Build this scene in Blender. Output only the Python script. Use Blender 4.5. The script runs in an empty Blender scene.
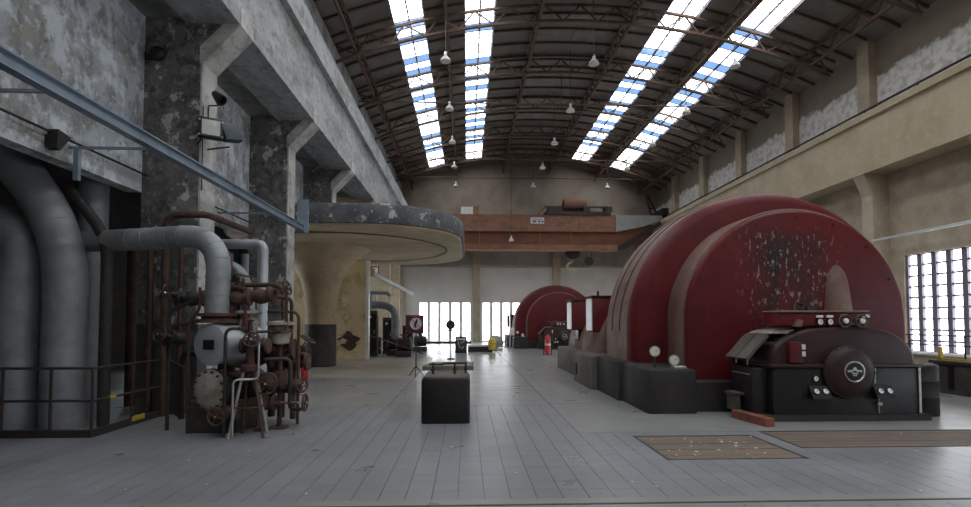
import bpy, math, random
from mathutils import Vector, Matrix
random.seed(7)
SC = bpy.context.scene
COL = SC.collection
R = math.radians
# ------------------------------------------------------------------ camera
cam_d = bpy.data.cameras.new('camera'); cam = bpy.data.objects.new('camera', cam_d); COL.objects.link(cam)
cam_d.sensor_width = 36.0; cam_d.lens = 500.0 / 971.0 * 36.0
cam_d.shift_y = 0.05205; cam_d.clip_end = 300
cam.location = (0, 0, 1.6); cam.rotation_euler = (R(92.0), 0, R(-2.1177))
SC.camera = cam
# ------------------------------------------------------------------ world: flat overcast sky
wd = bpy.data.worlds.new('sky'); SC.world = wd; wd.use_nodes = True
bg = wd.node_tree.nodes['Background']; bg.inputs[0].default_value = (0.92, 0.96, 1.0, 1); bg.inputs[1].default_value = 3.0
SC.view_settings.view_transform = 'Standard'; SC.view_settings.look = 'None'
SC.view_settings.exposure = 1.7; SC.view_settings.gamma = 1.0; SC.view_settings.use_curve_mapping = False
SC.cycles.max_bounces = 10; SC.cycles.diffuse_bounces = 6; SC.cycles.transparent_max_bounces = 16
SC.cycles.sample_clamp_indirect = 6.0; SC.cycles.use_denoising = True
SC.cycles.caustics_reflective = False; SC.cycles.caustics_refractive = False

FY = [8.9 + 4.28 * k for k in range(-4, 7)]          # structural frames along the hall
YB, YF = -9.0, 38.9                                   # back and far gable walls
RCX, RR, RAP = 4.4, 26.0, 14.1                        # roof arc: centre x, radius, apex
RCZ = RAP - RR
XL, XR = -6.1, 15.0
def rz(x): return RCZ + math.sqrt(RR * RR - (x - RCX) ** 2)
SKY = [(-2.85, -1.65), (-0.12, 1.12), (7.85, 9.15), (10.75, 11.95)]
YSKY = 37.2                                         # skylights stop one bay before the far gable

def portal(name, loc, sx, sy, rot):                   # sampling portals in the window openings: they give off no light
    l = bpy.data.lights.new(name, 'AREA'); l.shape = 'RECTANGLE'; l.size = sx; l.size_y = sy
    l.cycles.is_portal = True
    o = bpy.data.objects.new(name, l); COL.objects.link(o); o.location = loc; o.rotation_euler = rot
    return o
for (a, b) in SKY:
    m = (a + b) / 2; sl = math.asin((m - RCX) / RR)
    portal('sky_portal', (m, (YB + YSKY) / 2, rz(m) - 0.02), (b - a) / math.cos(sl), YSKY - YB, (0, sl, 0))
FARW = [(-3.8, 0.35), (1.1, 6.6), (7.4, 12.9)]
for (a, b) in FARW:
    portal('window_portal', ((a + b) / 2, YF - 0.02, 1.6), b - a, 3.0, (R(-90), 0, 0))
for k in range(10):
    portal('window_portal', (15.28, FY[k] + 2.18, 2.3), 3.45, 3.2, (0, R(90), 0))

# ------------------------------------------------------------------ helpers
WL = {}
def wloc(o): return WL.get(o.name, Vector((0, 0, 0))) if o is not None else Vector((0, 0, 0))
class MB:
    def __init__(s): s.v = []; s.f = []
    def add(s, vs, fs):
        n = len(s.v); s.v += [tuple(v) for v in vs]; s.f += [tuple(i + n for i in f) for f in fs]; return s
    def box(s, x0, x1, y0, y1, z0, z1):
        return s.add([(x0,y0,z0),(x1,y0,z0),(x1,y1,z0),(x0,y1,z0),(x0,y0,z1),(x1,y0,z1),(x1,y1,z1),(x0,y1,z1)],
              [(0,3,2,1),(4,5,6,7),(0,1,5,4),(1,2,6,5),(2,3,7,6),(3,0,4,7)])
    def rbox(s, x0, x1, y0, y1, z0, z1, b, bottom=False):       # box with chamfered edges (loft of inset octagons)
        zz = [(z0, 0 if not bottom else b), (z0 + b, 0), (z1 - b, 0), (z1 - b * .3, b * .3), (z1, b)]
        if not bottom: zz = [zz[0]] + zz[2:]
        rings = []
        for z, i in zz:
            X0, X1, Y0, Y1 = x0 + i, x1 - i, y0 + i, y1 - i; c = b
            rings.append([(X0 + c, Y0, z), (X1 - c, Y0, z), (X1 - c*.3, Y0 + c*.3, z), (X1, Y0 + c, z), (X1, Y1 - c, z), (X1 - c*.3, Y1 - c*.3, z),
                          (X1 - c, Y1, z), (X0 + c, Y1, z), (X0 + c*.3, Y1 - c*.3, z), (X0, Y1 - c, z), (X0, Y0 + c, z), (X0 + c*.3, Y0 + c*.3, z)])
        return s.loft(rings, True, True)
    def loft(s, rings, cap0=True, cap1=True):
        n = len(rings[0]); vs = [p for r in rings for p in r]; fs = []
        for i in range(len(rings) - 1):
            for j in range(n):
                k = (j + 1) % n; fs.append((i*n + j, i*n + k, (i+1)*n + k, (i+1)*n + j))
        if cap0: fs.append(tuple(range(n - 1, -1, -1)))
        if cap1: fs.append(tuple((len(rings)-1)*n + j for j in range(n)))
        return s.add(vs, fs)
    def prism(s, poly, ax, a, b):        # poly in the two other axes, extruded along ax
        def P(u, v, w): return {'x': (w, u, v), 'y': (u, w, v), 'z': (u, v, w)}[ax]
        r0 = [P(u, v, a) for u, v in poly]; r1 = [P(u, v, b) for u, v in poly]
        return s.loft([r0, r1])
    def tube(s, pts, r, n=10, cap=True):
        pts = [Vector(p) for p in pts]; rings = []
        rr = r if isinstance(r, (list, tuple)) else [r] * len(pts)
        up = None
        for i, p in enumerate(pts):
            t = ((pts[i+1] - p) if i == 0 else (p - pts[i-1]) if i == len(pts)-1 else ((pts[i+1]-p).normalized() + (p-pts[i-1]).normalized())).normalized()
            if up is None: up = Vector((0,0,1)) if abs(t.z) < .9 else Vector((1,0,0))
            u = t.cross(up).normalized(); w = u.cross(t).normalized(); up = w
            rings.append([tuple(p + (u*math.cos(2*math.pi*k/n) + w*math.sin(2*math.pi*k/n)) * rr[i]) for k in range(n)])
        return s.loft(rings, cap, cap)
    def bar(s, a, b, w, h=None):          # square bar between two points
        a, b = Vector(a), Vector(b); h = h or w; t = (b - a).normalized()
        up = Vector((0,0,1)) if abs(t.z) < .95 else Vector((1,0,0))
        u = t.cross(up).normalized(); v = u.cross(t)
        r = lambda p: [tuple(p + u*i*w/2 + v*j*h/2) for i, j in ((-1,-1),(1,-1),(1,1),(-1,1))]
        return s.loft([r(a), r(b)])
    def lathe(s, prof, o, ax, n=20):      # prof: (radius, distance along ax)
        o = Vector(o); t = Vector(ax).normalized(); up = Vector((0,0,1)) if abs(t.z) < .9 else Vector((1,0,0))
        u = t.cross(up).normalized(); w = u.cross(t)
        rings = [[tuple(o + t*d + (u*math.cos(2*math.pi*k/n) + w*math.sin(2*math.pi*k/n))*max(r, 1e-4)) for k in range(n)] for r, d in prof]
        return s.loft(rings)
    def torus(s, o, ax, R0, r, n=20, m=6):
        o = Vector(o); t = Vector(ax).normalized(); up = Vector((0,0,1)) if abs(t.z) < .9 else Vector((1,0,0))
        u = t.cross(up).normalized(); w = u.cross(t); vs = []; fs = []
        for i in range(n):
            a = 2*math.pi*i/n; d = u*math.cos(a) + w*math.sin(a)
            for j in range(m):
                b = 2*math.pi*j/m; vs.append(tuple(o + d*(R0 + r*math.cos(b)) + t*r*math.sin(b)))
        for i in range(n):
            for j in range(m):
                fs.append((i*m+j, ((i+1)%n)*m+j, ((i+1)%n)*m+(j+1)%m, i*m+(j+1)%m))
        return s.add(vs, fs)
    def mesh(s, name, mt, c, smooth=False):
        me = bpy.data.meshes.new(name); me.from_pydata([(x-c[0], y-c[1], z-c[2]) for x, y, z in s.v], [], s.f)
        import bmesh
        bm = bmesh.new(); bm.from_mesh(me); bmesh.ops.recalc_face_normals(bm, faces=bm.faces); bm.to_mesh(me); bm.free()
        me.materials.append(mt)
        if smooth:
            me.polygons.foreach_set('use_smooth', [True]*len(me.polygons))
            me.set_sharp_from_angle(angle=R(42))
        me.update(); return me
    def build(s, name, mt, parent=None, smooth=False, base=True):
        xs = [v[0] for v in s.v]; ys = [v[1] for v in s.v]; zs = [v[2] for v in s.v]
        c = Vector(((min(xs)+max(xs))/2, (min(ys)+max(ys))/2, min(zs) if base else (min(zs)+max(zs))/2))
        return link(name, s.mesh(name, mt, c, smooth), c, parent)
def link(name, me, c, parent=None):
    o = bpy.data.objects.new(name, me); COL.objects.link(o); o.location = Vector(c) - wloc(parent); o.parent = parent
    WL[o.name] = Vector(c); return o
def tag(o, label=None, cat=None, group=None, kind=None):
    if label: o['label'] = label
    if cat: o['category'] = cat
    if group: o['group'] = group
    if kind: o['kind'] = kind
    return o
def empty(name, loc, **k):
    o = bpy.data.objects.new(name, None); COL.objects.link(o); o.location = loc; o.empty_display_size = .2
    WL[o.name] = Vector(loc); return tag(o, **k)
def copy_tree(o, parent=None):
    c = o.copy(); COL.objects.link(c)
    if parent is not None:
        c.parent = parent
    for ch in o.children: copy_tree(ch, c)
    return c
def arc_pts(p0, p1, p2, n=8):             # quadratic bend through corner p1
    p0, p1, p2 = Vector(p0), Vector(p1), Vector(p2)
    return [tuple((1-t)**2*p0 + 2*t*(1-t)*p1 + t*t*p2) for t in [i/n for i in range(n+1)]]
def bend(pts, r, n=7):                    # polyline with circular-ish bends of radius r
    P = [Vector(p) for p in pts]; out = [tuple(P[0])]
    for i in range(1, len(P)-1):
        a = P[i] + (P[i-1]-P[i]).normalized()*min(r, (P[i-1]-P[i]).length*.49); b = P[i] + (P[i+1]-P[i]).normalized()*min(r, (P[i+1]-P[i]).length*.49)
        out += arc_pts(a, P[i], b, n)
    return out + [tuple(P[-1])]

# ------------------------------------------------------------------ materials
def mat(name, base, rough=.8, metal=0., layers=(), bump=0., bscale=20., rand=0., spec=.5, coat=0., space='pos', rvar=0.):
    m = bpy.data.materials.new(name); m.use_nodes = True; nt = m.node_tree; N = nt.nodes; L = nt.links
    b = N['Principled BSDF']; b.inputs['Roughness'].default_value = rough; b.inputs['Metallic'].default_value = metal
    b.inputs['Specular IOR Level'].default_value = spec; b.inputs['Coat Weight'].default_value = coat
    if space == 'pos': co = N.new('ShaderNodeNewGeometry').outputs['Position']
    else: co = N.new('ShaderNodeTexCoord').outputs['Object']
    cur = N.new('ShaderNodeRGB').outputs[0]; cur.default_value = (*base, 1)
    if rand:
        oi = N.new('ShaderNodeObjectInfo'); mr = N.new('ShaderNodeMapRange'); L.new(oi.outputs['Random'], mr.inputs[0])
        mr.inputs[3].default_value = 1 - rand; mr.inputs[4].default_value = 1 + rand
        vm = N.new('ShaderNodeVectorMath'); vm.operation = 'SCALE'; L.new(cur, vm.inputs[0]); L.new(mr.outputs[0], vm.inputs['Scale']); cur = vm.outputs[0]
    for ly in layers:                     # (colour, scale, lo, hi, strength, stretch)
        col, sc, lo, hi, st = ly[:5]; stretch = ly[5] if len(ly) > 5 else (1, 1, 1)
        mp = N.new('ShaderNodeMapping'); L.new(co, mp.inputs[0]); mp.inputs['Scale'].default_value = stretch
        mp.inputs['Location'].default_value = (hash(name) % 7 if False else len(name) * 1.7, sc * .31, 3.1)
        nz = N.new('ShaderNodeTexNoise'); L.new(mp.outputs[0], nz.inputs['Vector']); nz.inputs['Scale'].default_value = sc
        nz.inputs['Detail'].default_value = 8; nz.inputs['Roughness'].default_value = .62
        mr = N.new('ShaderNodeMapRange'); L.new(nz.outputs[0], mr.inputs[0]); mr.inputs[1].default_value = lo; mr.inputs[2].default_value = hi; mr.inputs[4].default_value = st
        mx = N.new('ShaderNodeMix'); mx.data_type = 'RGBA'; L.new(mr.outputs[0], mx.inputs['Factor']); L.new(cur, mx.inputs['A']); mx.inputs['B'].default_value = (*col, 1)
        cur = mx.outputs['Result']
    L.new(cur, b.inputs['Base Color'])
    if rvar:
        nz = N.new('ShaderNodeTexNoise'); L.new(co, nz.inputs['Vector']); nz.inputs['Scale'].default_value = 1.3; nz.inputs['Detail'].default_value = 6
        mr = N.new('ShaderNodeMapRange'); L.new(nz.outputs[0], mr.inputs[0]); mr.inputs[1].default_value = .3; mr.inputs[2].default_value = .7
        mr.inputs[3].default_value = rough - rvar; mr.inputs[4].default_value = rough + rvar; L.new(mr.outputs[0], b.inputs['Roughness'])
    if bump:
        nz = N.new('ShaderNodeTexNoise'); L.new(co, nz.inputs['Vector']); nz.inputs['Scale'].default_value = bscale; nz.inputs['Detail'].default_value = 6
        bp = N.new('ShaderNodeBump'); bp.inputs['Strength'].default_value = bump; bp.inputs['Distance'].default_value = .03; L.new(nz.outputs[0], bp.inputs['Height']); L.new(bp.outputs[0], b.inputs['Normal'])
    return m
def glass_mat(name, tint, gloss=.06):
    m = bpy.data.materials.new(name); m.use_nodes = True; nt = m.node_tree; N = nt.nodes; L = nt.links; N.remove(N['Principled BSDF'])
    t = N.new('ShaderNodeBsdfTransparent'); t.inputs[0].default_value = (*tint, 1); g = N.new('ShaderNodeBsdfGlossy'); g.inputs['Roughness'].default_value = .08
    mx = N.new('ShaderNodeMixShader'); mx.inputs[0].default_value = gloss; L.new(t.outputs[0], mx.inputs[1]); L.new(g.outputs[0], mx.inputs[2])
    L.new(mx.outputs[0], N['Material Output'].inputs[0]); return m
M = {}
M['tile'] = mat('floor_tile_grey', (.205,.21,.22), .32, layers=[((.145,.145,.145), .9, .40, .70, .75)], rand=.07, bump=.015, bscale=30, rvar=.05)
M['joint'] = mat('floor_joint', (.06,.06,.06), .8)
M['slab'] = mat('floor_slab_concrete', (.215,.212,.206), .32, layers=[((.16,.155,.148), 1.2, .42, .7, .7)], rand=.05, bump=.015, bscale=25, rvar=.06)
M['slab_brown'] = mat('floor_slab_brown', (.33,.295,.25), .42, layers=[((.21,.185,.155), 1.8, .45, .72, .7)], bump=.06, bscale=25, rvar=.1)
M['hatch'] = mat('hatch_cover_rust', (.13,.095,.072), .75, layers=[((.22,.17,.13), 3, .5, .75, .6, (1,4,1)), ((.07,.05,.04), 8, .5, .75, .6)], rand=.14, bump=.2, bscale=40)
M['conc_left'] = mat('weathered_concrete', (.47,.50,.53), .9, layers=[((.34,.325,.30), .9, .46, .54, .8), ((.72,.77,.82), 1.7, .49, .55, .75), ((.24,.235,.23), 3.6, .50, .60, .75, (1,1,.55)), ((.80,.84,.88), 9, .56, .64, .5), ((.13,.12,.11), 8, .57, .66, .6), ((.40,.35,.28), 2.2, .58, .66, .6)], bump=.45, bscale=9)  # weathered blotches; the bluish cast of the sky light is mixed into them
M['conc_col'] = mat('stained_column_concrete', (.105,.10,.095), .9, layers=[((.19,.183,.175), 1.1, .42, .58, .7), ((.27,.26,.25), 5, .54, .62, .6), ((.50,.495,.48), 3.2, .585, .605, .85, (1,1,.8)), ((.045,.043,.04), 6, .50, .62, .75), ((.34,.33,.32), 14, .60, .66, .6)], bump=.5, bscale=10)
M['conc_pale'] = mat('column_edge_render', (.55,.54,.51), .9, layers=[((.24,.19,.17), 2.2, .45, .65, .7), ((.10,.095,.09), 7, .55, .7, .6)], bump=.3, bscale=12)
M['conc_beam'] = mat('beam_concrete', (.37,.375,.375), .9, layers=[((.19,.183,.17), 1.6, .42, .64, .75, (1,.35,1)), ((.52,.53,.535), 4, .52, .7, .5), ((.10,.095,.09), 6, .52, .66, .6, (1,.5,1)), ((.60,.61,.62), 10, .58, .68, .5)], bump=.4, bscale=10)
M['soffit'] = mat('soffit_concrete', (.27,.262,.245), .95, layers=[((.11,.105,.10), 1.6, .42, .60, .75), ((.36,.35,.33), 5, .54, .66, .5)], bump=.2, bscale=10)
M['tan'] = mat('tan_wall_concrete', (.44,.37,.275), .9, layers=[((.31,.25,.18), 1.2, .42, .64, .7), ((.54,.47,.36), 4, .52, .7, .4)], bump=.2, bscale=8)
M['tan_beam'] = mat('tan_beam_concrete', (.44,.36,.25), .9, layers=[((.34,.27,.18), .9, .42, .64, .6), ((.54,.46,.34), 5, .52, .7, .35)], bump=.15, bscale=8)
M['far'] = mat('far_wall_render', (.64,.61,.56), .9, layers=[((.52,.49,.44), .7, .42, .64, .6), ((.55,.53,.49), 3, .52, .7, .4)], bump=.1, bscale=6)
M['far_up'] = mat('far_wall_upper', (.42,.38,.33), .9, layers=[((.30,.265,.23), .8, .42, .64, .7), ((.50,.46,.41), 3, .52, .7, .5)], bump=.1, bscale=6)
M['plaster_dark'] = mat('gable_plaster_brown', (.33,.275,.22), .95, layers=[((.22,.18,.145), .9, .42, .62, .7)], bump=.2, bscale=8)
M['dark'] = mat('soot_dark_wall', (.035,.033,.032), .9, layers=[((.06,.055,.05), 2, .45, .65, .7)], bump=.2)  # near-black tone for the aisle roof, outer wall and cross wall
M['dado'] = mat('dark_painted_dado', (.05,.046,.042), .7, layers=[((.11,.10,.09), 3, .5, .68, .7), ((.02,.02,.02), 6, .5, .7, .6)], bump=.2)
M['roof'] = mat('roof_sheet_grey', (.19,.17,.148), .9, layers=[((.12,.10,.088), .9, .42, .64, .7), ((.25,.23,.205), 4, .52, .7, .4)], rand=.16, bump=.1)
M['truss'] = mat('truss_rust_brown', (.12,.068,.042), .8, layers=[((.06,.04,.03), 2.2, .42, .62, .7), ((.25,.15,.075), 3.2, .58, .72, .6)], bump=.2)
M['ochre'] = mat('truss_ochre', (.26,.15,.065), .8, layers=[((.13,.07,.04), 2.5, .42, .64, .8)], bump=.2)
M['red'] = mat('machine_red_paint', (.105,.007,.009), .5, layers=[((.058,.006,.008), 1.1, .42, .64, .7), ((.13,.022,.021), 3.0, .54, .74, .5), ((.03,.012,.012), 6, .60, .72, .5)], bump=.04, bscale=6, rvar=.08, spec=.25)
M['red_dust'] = mat('dusty_casing_red', (.165,.095,.072), .65, layers=[((.11,.045,.036), 1.4, .42, .64, .8), ((.25,.17,.135), 3.5, .52, .7, .5)], bump=.08, bscale=8, rvar=.1)
M['red_dark'] = mat('dark_maroon_casing', (.030,.012,.012), .45, spec=.3, layers=[((.055,.015,.015), 2.2, .48, .66, .7), ((.018,.014,.014), 4.5, .5, .68, .7)], bump=.05, bscale=9, rvar=.1)
M['black_paint'] = mat('black_machine_paint', (.012,.0095,.0105), .42, spec=.3, layers=[((.035,.028,.027), 3, .54, .7, .6)], bump=.06, rvar=.1)
M['plinth'] = mat('black_plinth_concrete', (.022,.019,.018), .65, spec=.25, layers=[((.05,.043,.039), 1.7, .45, .66, .8, (1,1,.5)), ((.025,.023,.022), 5, .52, .7, .6)], bump=.25, bscale=14)
M['grey_pl'] = mat('grey_plinth_concrete', (.085,.072,.062), .75, spec=.25, layers=[((.14,.12,.105), 2, .46, .66, .7), ((.075,.07,.065), 4.5, .5, .7, .6, (1,1,.5))], bump=.25, bscale=14)
M['lag'] = mat('pipe_lagging_grey', (.27,.285,.30), .5, .2, layers=[((.17,.176,.183), 2.2, .42, .64, .7), ((.36,.38,.40), 5, .54, .72, .4)], bump=.12, bscale=7, rvar=.1)
M['alu'] = mat('aluminium_cladding', (.50,.53,.56), .38, .4, layers=[((.45,.46,.47), 3.5, .46, .66, .6)], bump=.05, rvar=.08)
M['bluesteel'] = mat('blue_grey_painted_steel', (.24,.30,.36), .45, .2, layers=[((.14,.175,.21), 2.4, .46, .66, .7), ((.22,.13,.08), 6, .62, .74, .6)], bump=.1)
M['rust'] = mat('rusty_iron', (.085,.045,.03), .85, layers=[((.04,.025,.02), 6, .42, .62, .8), ((.17,.085,.05), 12, .56, .7, .6)], bump=.35, bscale=30)
M['redrust'] = mat('red_lead_valve', (.075,.026,.02), .75, layers=[((.045,.022,.018), 7, .44, .62, .8), ((.25,.14,.10), 14, .6, .72, .5)], bump=.3, bscale=30)
M['darkiron'] = mat('dark_iron', (.035,.031,.029), .6, .3, layers=[((.10,.055,.035), 9, .54, .7, .7)], bump=.25, bscale=30)
M['pale'] = mat('pale_dusty_flange', (.34,.31,.27), .85, layers=[((.17,.12,.09), 7, .46, .66, .8)], bump=.35, bscale=25)
M['crane'] = mat('crane_rust_orange', (.26,.125,.075), .8, layers=[((.17,.075,.045), 1.6, .42, .64, .8, (.5,1,1.6)), ((.36,.20,.13), 3.3, .54, .7, .6)], bump=.2, bscale=8)
M['crane_dk'] = mat('crane_red_brown', (.20,.072,.038), .8, layers=[((.12,.05,.03), 1.6, .42, .64, .8, (.5,1,1.6))], bump=.2, bscale=8)
M['crane_gr'] = mat('crane_grey_paint', (.30,.30,.29), .75, layers=[((.28,.15,.09), 2.4, .5, .7, .6)], bump=.15)
M['mush'] = mat('bare_tan_concrete', (.62,.50,.335), .92, layers=[((.46,.35,.23), 1.4, .42, .64, .8), ((.64,.55,.42), 3.6, .54, .7, .6), ((.13,.10,.07), 6, .6, .74, .6)], bump=.4, bscale=10)
M['rim'] = mat('chipped_black_rim', (.05,.053,.06), .7, layers=[((.10,.102,.105), 2.5, .44, .62, .8), ((.42,.40,.37), 3.0, .60, .625, .85), ((.30,.29,.28), 9, .60, .66, .6)], bump=.3, bscale=14)
M['peel'] = mat('peeling_cream_plaster', (.66,.52,.31), .9, layers=[((.40,.28,.14), 1.5, .46, .6, .8), ((.66,.57,.40), 2.4, .56, .62, .7), ((.20,.075,.035), 2.9, .66, .70, .85)], bump=.3, bscale=9)
M['white'] = mat('white_enamel', (.72,.71,.68), .4, layers=[((.50,.47,.42), 6, .5, .7, .5)])
M['shade'] = mat('lamp_shade_enamel', (.50,.49,.46), .5)
M['dial'] = mat('gauge_dial_white', (.75,.74,.70), .35)
M['black'] = mat('black_plastic', (.012,.012,.013), .45)
M['chrome'] = mat('worn_bright_metal', (.5,.49,.47), .35, .8, layers=[((.25,.2,.16), 14, .5, .7, .6)])
M['wood'] = mat('weathered_timber', (.19,.17,.145), .85, layers=[((.10,.085,.07), 5, .45, .65, .8, (.3,1,1))], bump=.3, bscale=20, rand=.12)
M['redwood'] = mat('red_stained_timber', (.22,.068,.040), .8, layers=[((.09,.035,.025), 6, .45, .65, .8, (.3,1,1))], bump=.3, bscale=20)
M['yellow'] = mat('yellow_rail_paint', (.52,.36,.035), .5, layers=[((.25,.16,.04), 7, .52, .7, .7)])
M['fire'] = mat('extinguisher_red', (.45,.018,.015), .35, coat=.3)
M['signred'] = mat('sign_red', (.17,.015,.022), .5)
M['signdark'] = mat('sign_board_maroon', (.045,.018,.024), .5)
M['signwhite'] = mat('sign_white', (.66,.63,.64), .5)
M['floodglass'] = mat('floodlight_glass', (.50,.53,.47), .15, layers=[((.72,.75,.68), 9, .5, .65, .6)])
M['navy'] = mat('dark_blue_housing', (.02,.028,.045), .45)
M['flake'] = mat('paint_flake', (.66,.65,.62), .8)
M['frame'] = mat('window_frame_grey', (.16,.14,.18), .6, layers=[((.10,.09,.11), 5, .5, .7, .6)])
M['mull'] = mat('concrete_mullion', (.72,.70,.67), .85, layers=[((.55,.53,.50), 3, .45, .65, .6)])
M['glass'] = glass_mat('clear_pane', (.97,.97,.97))
M['glass_b'] = glass_mat('grimy_blue_pane', (.19,.25,.33))
M['glass_m'] = glass_mat('dusty_pane', (.74,.77,.80))
M['rope'] = mat('barrier_tape', (.45,.40,.38), .7)

# red disc: chipped paint patch and dark oil streak on the end face
def disc_mat():
    m = M['red'].copy(); m.name = 'end_cover_red_chipped'; nt = m.node_tree; N = nt.nodes; L = nt.links; b = N['Principled BSDF']
    src = b.inputs['Base Color'].links[0].from_socket; co = N.new('ShaderNodeTexCoord').outputs['Object']
    sx = N.new('ShaderNodeSeparateXYZ'); L.new(co, sx.inputs[0])
    def win(sock, lo0, lo1, hi0, hi1):
        a = N.new('ShaderNodeMapRange'); L.new(sock, a.inputs[0]); a.inputs[1].default_value = lo0; a.inputs[2].default_value = lo1
        c = N.new('ShaderNodeMapRange'); L.new(sock, c.inputs[0]); c.inputs[1].default_value = hi0; c.inputs[2].default_value = hi1; c.inputs[3].default_value = 1; c.inputs[4].default_value = 0
        k = N.new('ShaderNodeMath'); k.operation = 'MULTIPLY'; L.new(a.outputs[0], k.inputs[0]); L.new(c.outputs[0], k.inputs[1]); return k.outputs[0]
    def mul(a, c):
        k = N.new('ShaderNodeMath'); k.operation = 'MULTIPLY'; L.new(a, k.inputs[0]); L.new(c, k.inputs[1]); return k.outputs[0]
    def noise(scale, lo, hi, st=(1,1,1)):
        mp = N.new('ShaderNodeMapping'); L.new(co, mp.inputs[0]); mp.inputs['Scale'].default_value = st
        n = N.new('ShaderNodeTexNoise'); L.new(mp.outputs[0], n.inputs['Vector']); n.inputs['Scale'].default_value = scale; n.inputs['Detail'].default_value = 9; n.inputs['Roughness'].default_value = .7
        r = N.new('ShaderNodeMapRange'); L.new(n.outputs[0], r.inputs[0]); r.inputs[1].default_value = lo; r.inputs[2].default_value = hi; return r.outputs[0]
    # object origin = bottom centre of the cover (x = machine axis, z from the floor pad)
    dark = mul(mul(win(sx.outputs[0], -1.0, -.45, .15, .7), win(sx.outputs[2], .5, 1.1, 2.7, 3.0)), noise(1.6, .36, .56, (1,1,.5)))
    mx = N.new('ShaderNodeMix'); mx.data_type = 'RGBA'; L.new(dark, mx.inputs['Factor']); L.new(src, mx.inputs['A']); mx.inputs['B'].default_value = (.022,.014,.014,1)
    chips = mul(mul(win(sx.outputs[0], -1.25, -.7, .45, .95), win(sx.outputs[2], .7, 1.7, 2.75, 3.0)), noise(11, .57, .60, (1.3,1,.5)))
    mx2 = N.new('ShaderNodeMix'); mx2.data_type = 'RGBA'; L.new(chips, mx2.inputs['Factor']); L.new(mx.outputs['Result'], mx2.inputs['A']); mx2.inputs['B'].default_value = (.27,.22,.19,1)
    L.new(mx2.outputs['Result'], b.inputs['Base Color']); return m
M['disc'] = disc_mat()
# upper right wall: darker tan above, pale band with a ragged edge below
def pale_band_mat():
    m = M['tan'].copy(); m.name = 'wall_with_pale_band'; nt = m.node_tree; N = nt.nodes; L = nt.links; b = N['Principled BSDF']
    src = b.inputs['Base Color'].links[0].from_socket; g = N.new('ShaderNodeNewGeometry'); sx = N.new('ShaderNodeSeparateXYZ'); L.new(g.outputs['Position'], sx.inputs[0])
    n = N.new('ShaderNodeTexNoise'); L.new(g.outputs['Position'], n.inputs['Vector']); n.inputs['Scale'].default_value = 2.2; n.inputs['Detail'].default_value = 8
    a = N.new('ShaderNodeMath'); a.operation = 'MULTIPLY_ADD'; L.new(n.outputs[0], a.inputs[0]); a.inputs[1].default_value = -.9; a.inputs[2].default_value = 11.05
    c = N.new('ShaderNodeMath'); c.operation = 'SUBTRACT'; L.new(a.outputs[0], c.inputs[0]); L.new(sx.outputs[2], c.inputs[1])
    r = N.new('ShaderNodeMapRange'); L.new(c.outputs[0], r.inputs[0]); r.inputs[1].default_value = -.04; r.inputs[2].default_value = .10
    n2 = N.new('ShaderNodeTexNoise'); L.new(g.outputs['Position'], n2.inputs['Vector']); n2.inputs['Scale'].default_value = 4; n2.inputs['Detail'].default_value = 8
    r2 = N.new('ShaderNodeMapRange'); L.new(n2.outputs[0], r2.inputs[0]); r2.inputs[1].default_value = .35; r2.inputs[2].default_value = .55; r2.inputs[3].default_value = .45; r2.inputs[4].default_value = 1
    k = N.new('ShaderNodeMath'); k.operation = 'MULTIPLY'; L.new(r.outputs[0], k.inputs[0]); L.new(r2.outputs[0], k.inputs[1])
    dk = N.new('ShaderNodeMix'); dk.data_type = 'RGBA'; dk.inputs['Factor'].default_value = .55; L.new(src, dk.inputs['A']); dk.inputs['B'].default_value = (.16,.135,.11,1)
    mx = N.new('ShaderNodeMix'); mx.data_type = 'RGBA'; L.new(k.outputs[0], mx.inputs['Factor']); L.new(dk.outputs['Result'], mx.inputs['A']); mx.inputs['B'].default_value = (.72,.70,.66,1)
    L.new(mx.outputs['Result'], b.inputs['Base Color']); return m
M['pale_band'] = pale_band_mat()

# ================================================================== SETTING
# ---- floor
floor = MB().box(-12.2, 16, YB - .3, YF + .4, -.3, -.02).build('floor', M['joint']); tag(floor, kind='structure')
T = .24
tiles = []
def tile_ok(x, y):
    if not (-11.9 < x < 15.1): return False
    if 2.32 < x < 4.0 and 5.76 < y < 6.96: return False
    if 4.24 < x < 8.08 and 6.24 < y < 7.2: return False
    if abs(y - 4.46) < .12: return False
    if x < 1.6: return y < 9.7
    return y < 7.25
ny0 = int(-8.9 / T); cand = []
for i in range(-50, 63):
    for j in range(ny0, 41):
        x = i * T + .04; y = 4.56 + j * T + .12
        if tile_ok(x, y): cand.append((x, y))
def sees(x, y): return y > 4.25 and -.93 < (x / y) < 1.0
vis = sorted([c for c in cand if sees(*c)], key=lambda c: c[1] + abs(c[0]) * .05)[:300]
vs = set(vis)
me_t = MB().box(-T/2+.0024, T/2-.0024, -T/2+.0008, T/2-.0008, -.02, 0).mesh('floor_tile', M['tile'], (0,0,0))
for (x, y) in vis:
    link('floor_tile', me_t, (x, y, random.uniform(-.0003, .0003)), floor)
rest = MB()
for (x, y) in cand:
    if (x, y) in vs: continue
    rest.add([(x-T/2+.0024,y-T/2+.0008,0),(x+T/2-.0024,y-T/2+.0008,0),(x+T/2-.0024,y+T/2-.0008,0),(x-T/2+.0024,y+T/2-.0008,0)], [(0,1,2,3)]) if not sees(x, y) else rest.box(x-T/2+.0024,x+T/2-.0024,y-T/2+.0008,y+T/2-.0008,-.02,0)
tag(rest.build('floor_tiles_beyond', M['tile'], floor), kind='stuff')
def slab(x0, x1, y0, y1, m='slab', z=0): MB().box(x0+.008, x1-.008, y0+.006, y1-.006, -.02, z).build('floor_slab', M[m], floor)
slab(1.6, 15.2, 7.2, 9.75)
for a, b in ((9.75, 13.7), (13.7, 18), (18, 24), (24, 31), (31, YF)):
    slab(1.6, 15.2, a, b)
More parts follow.
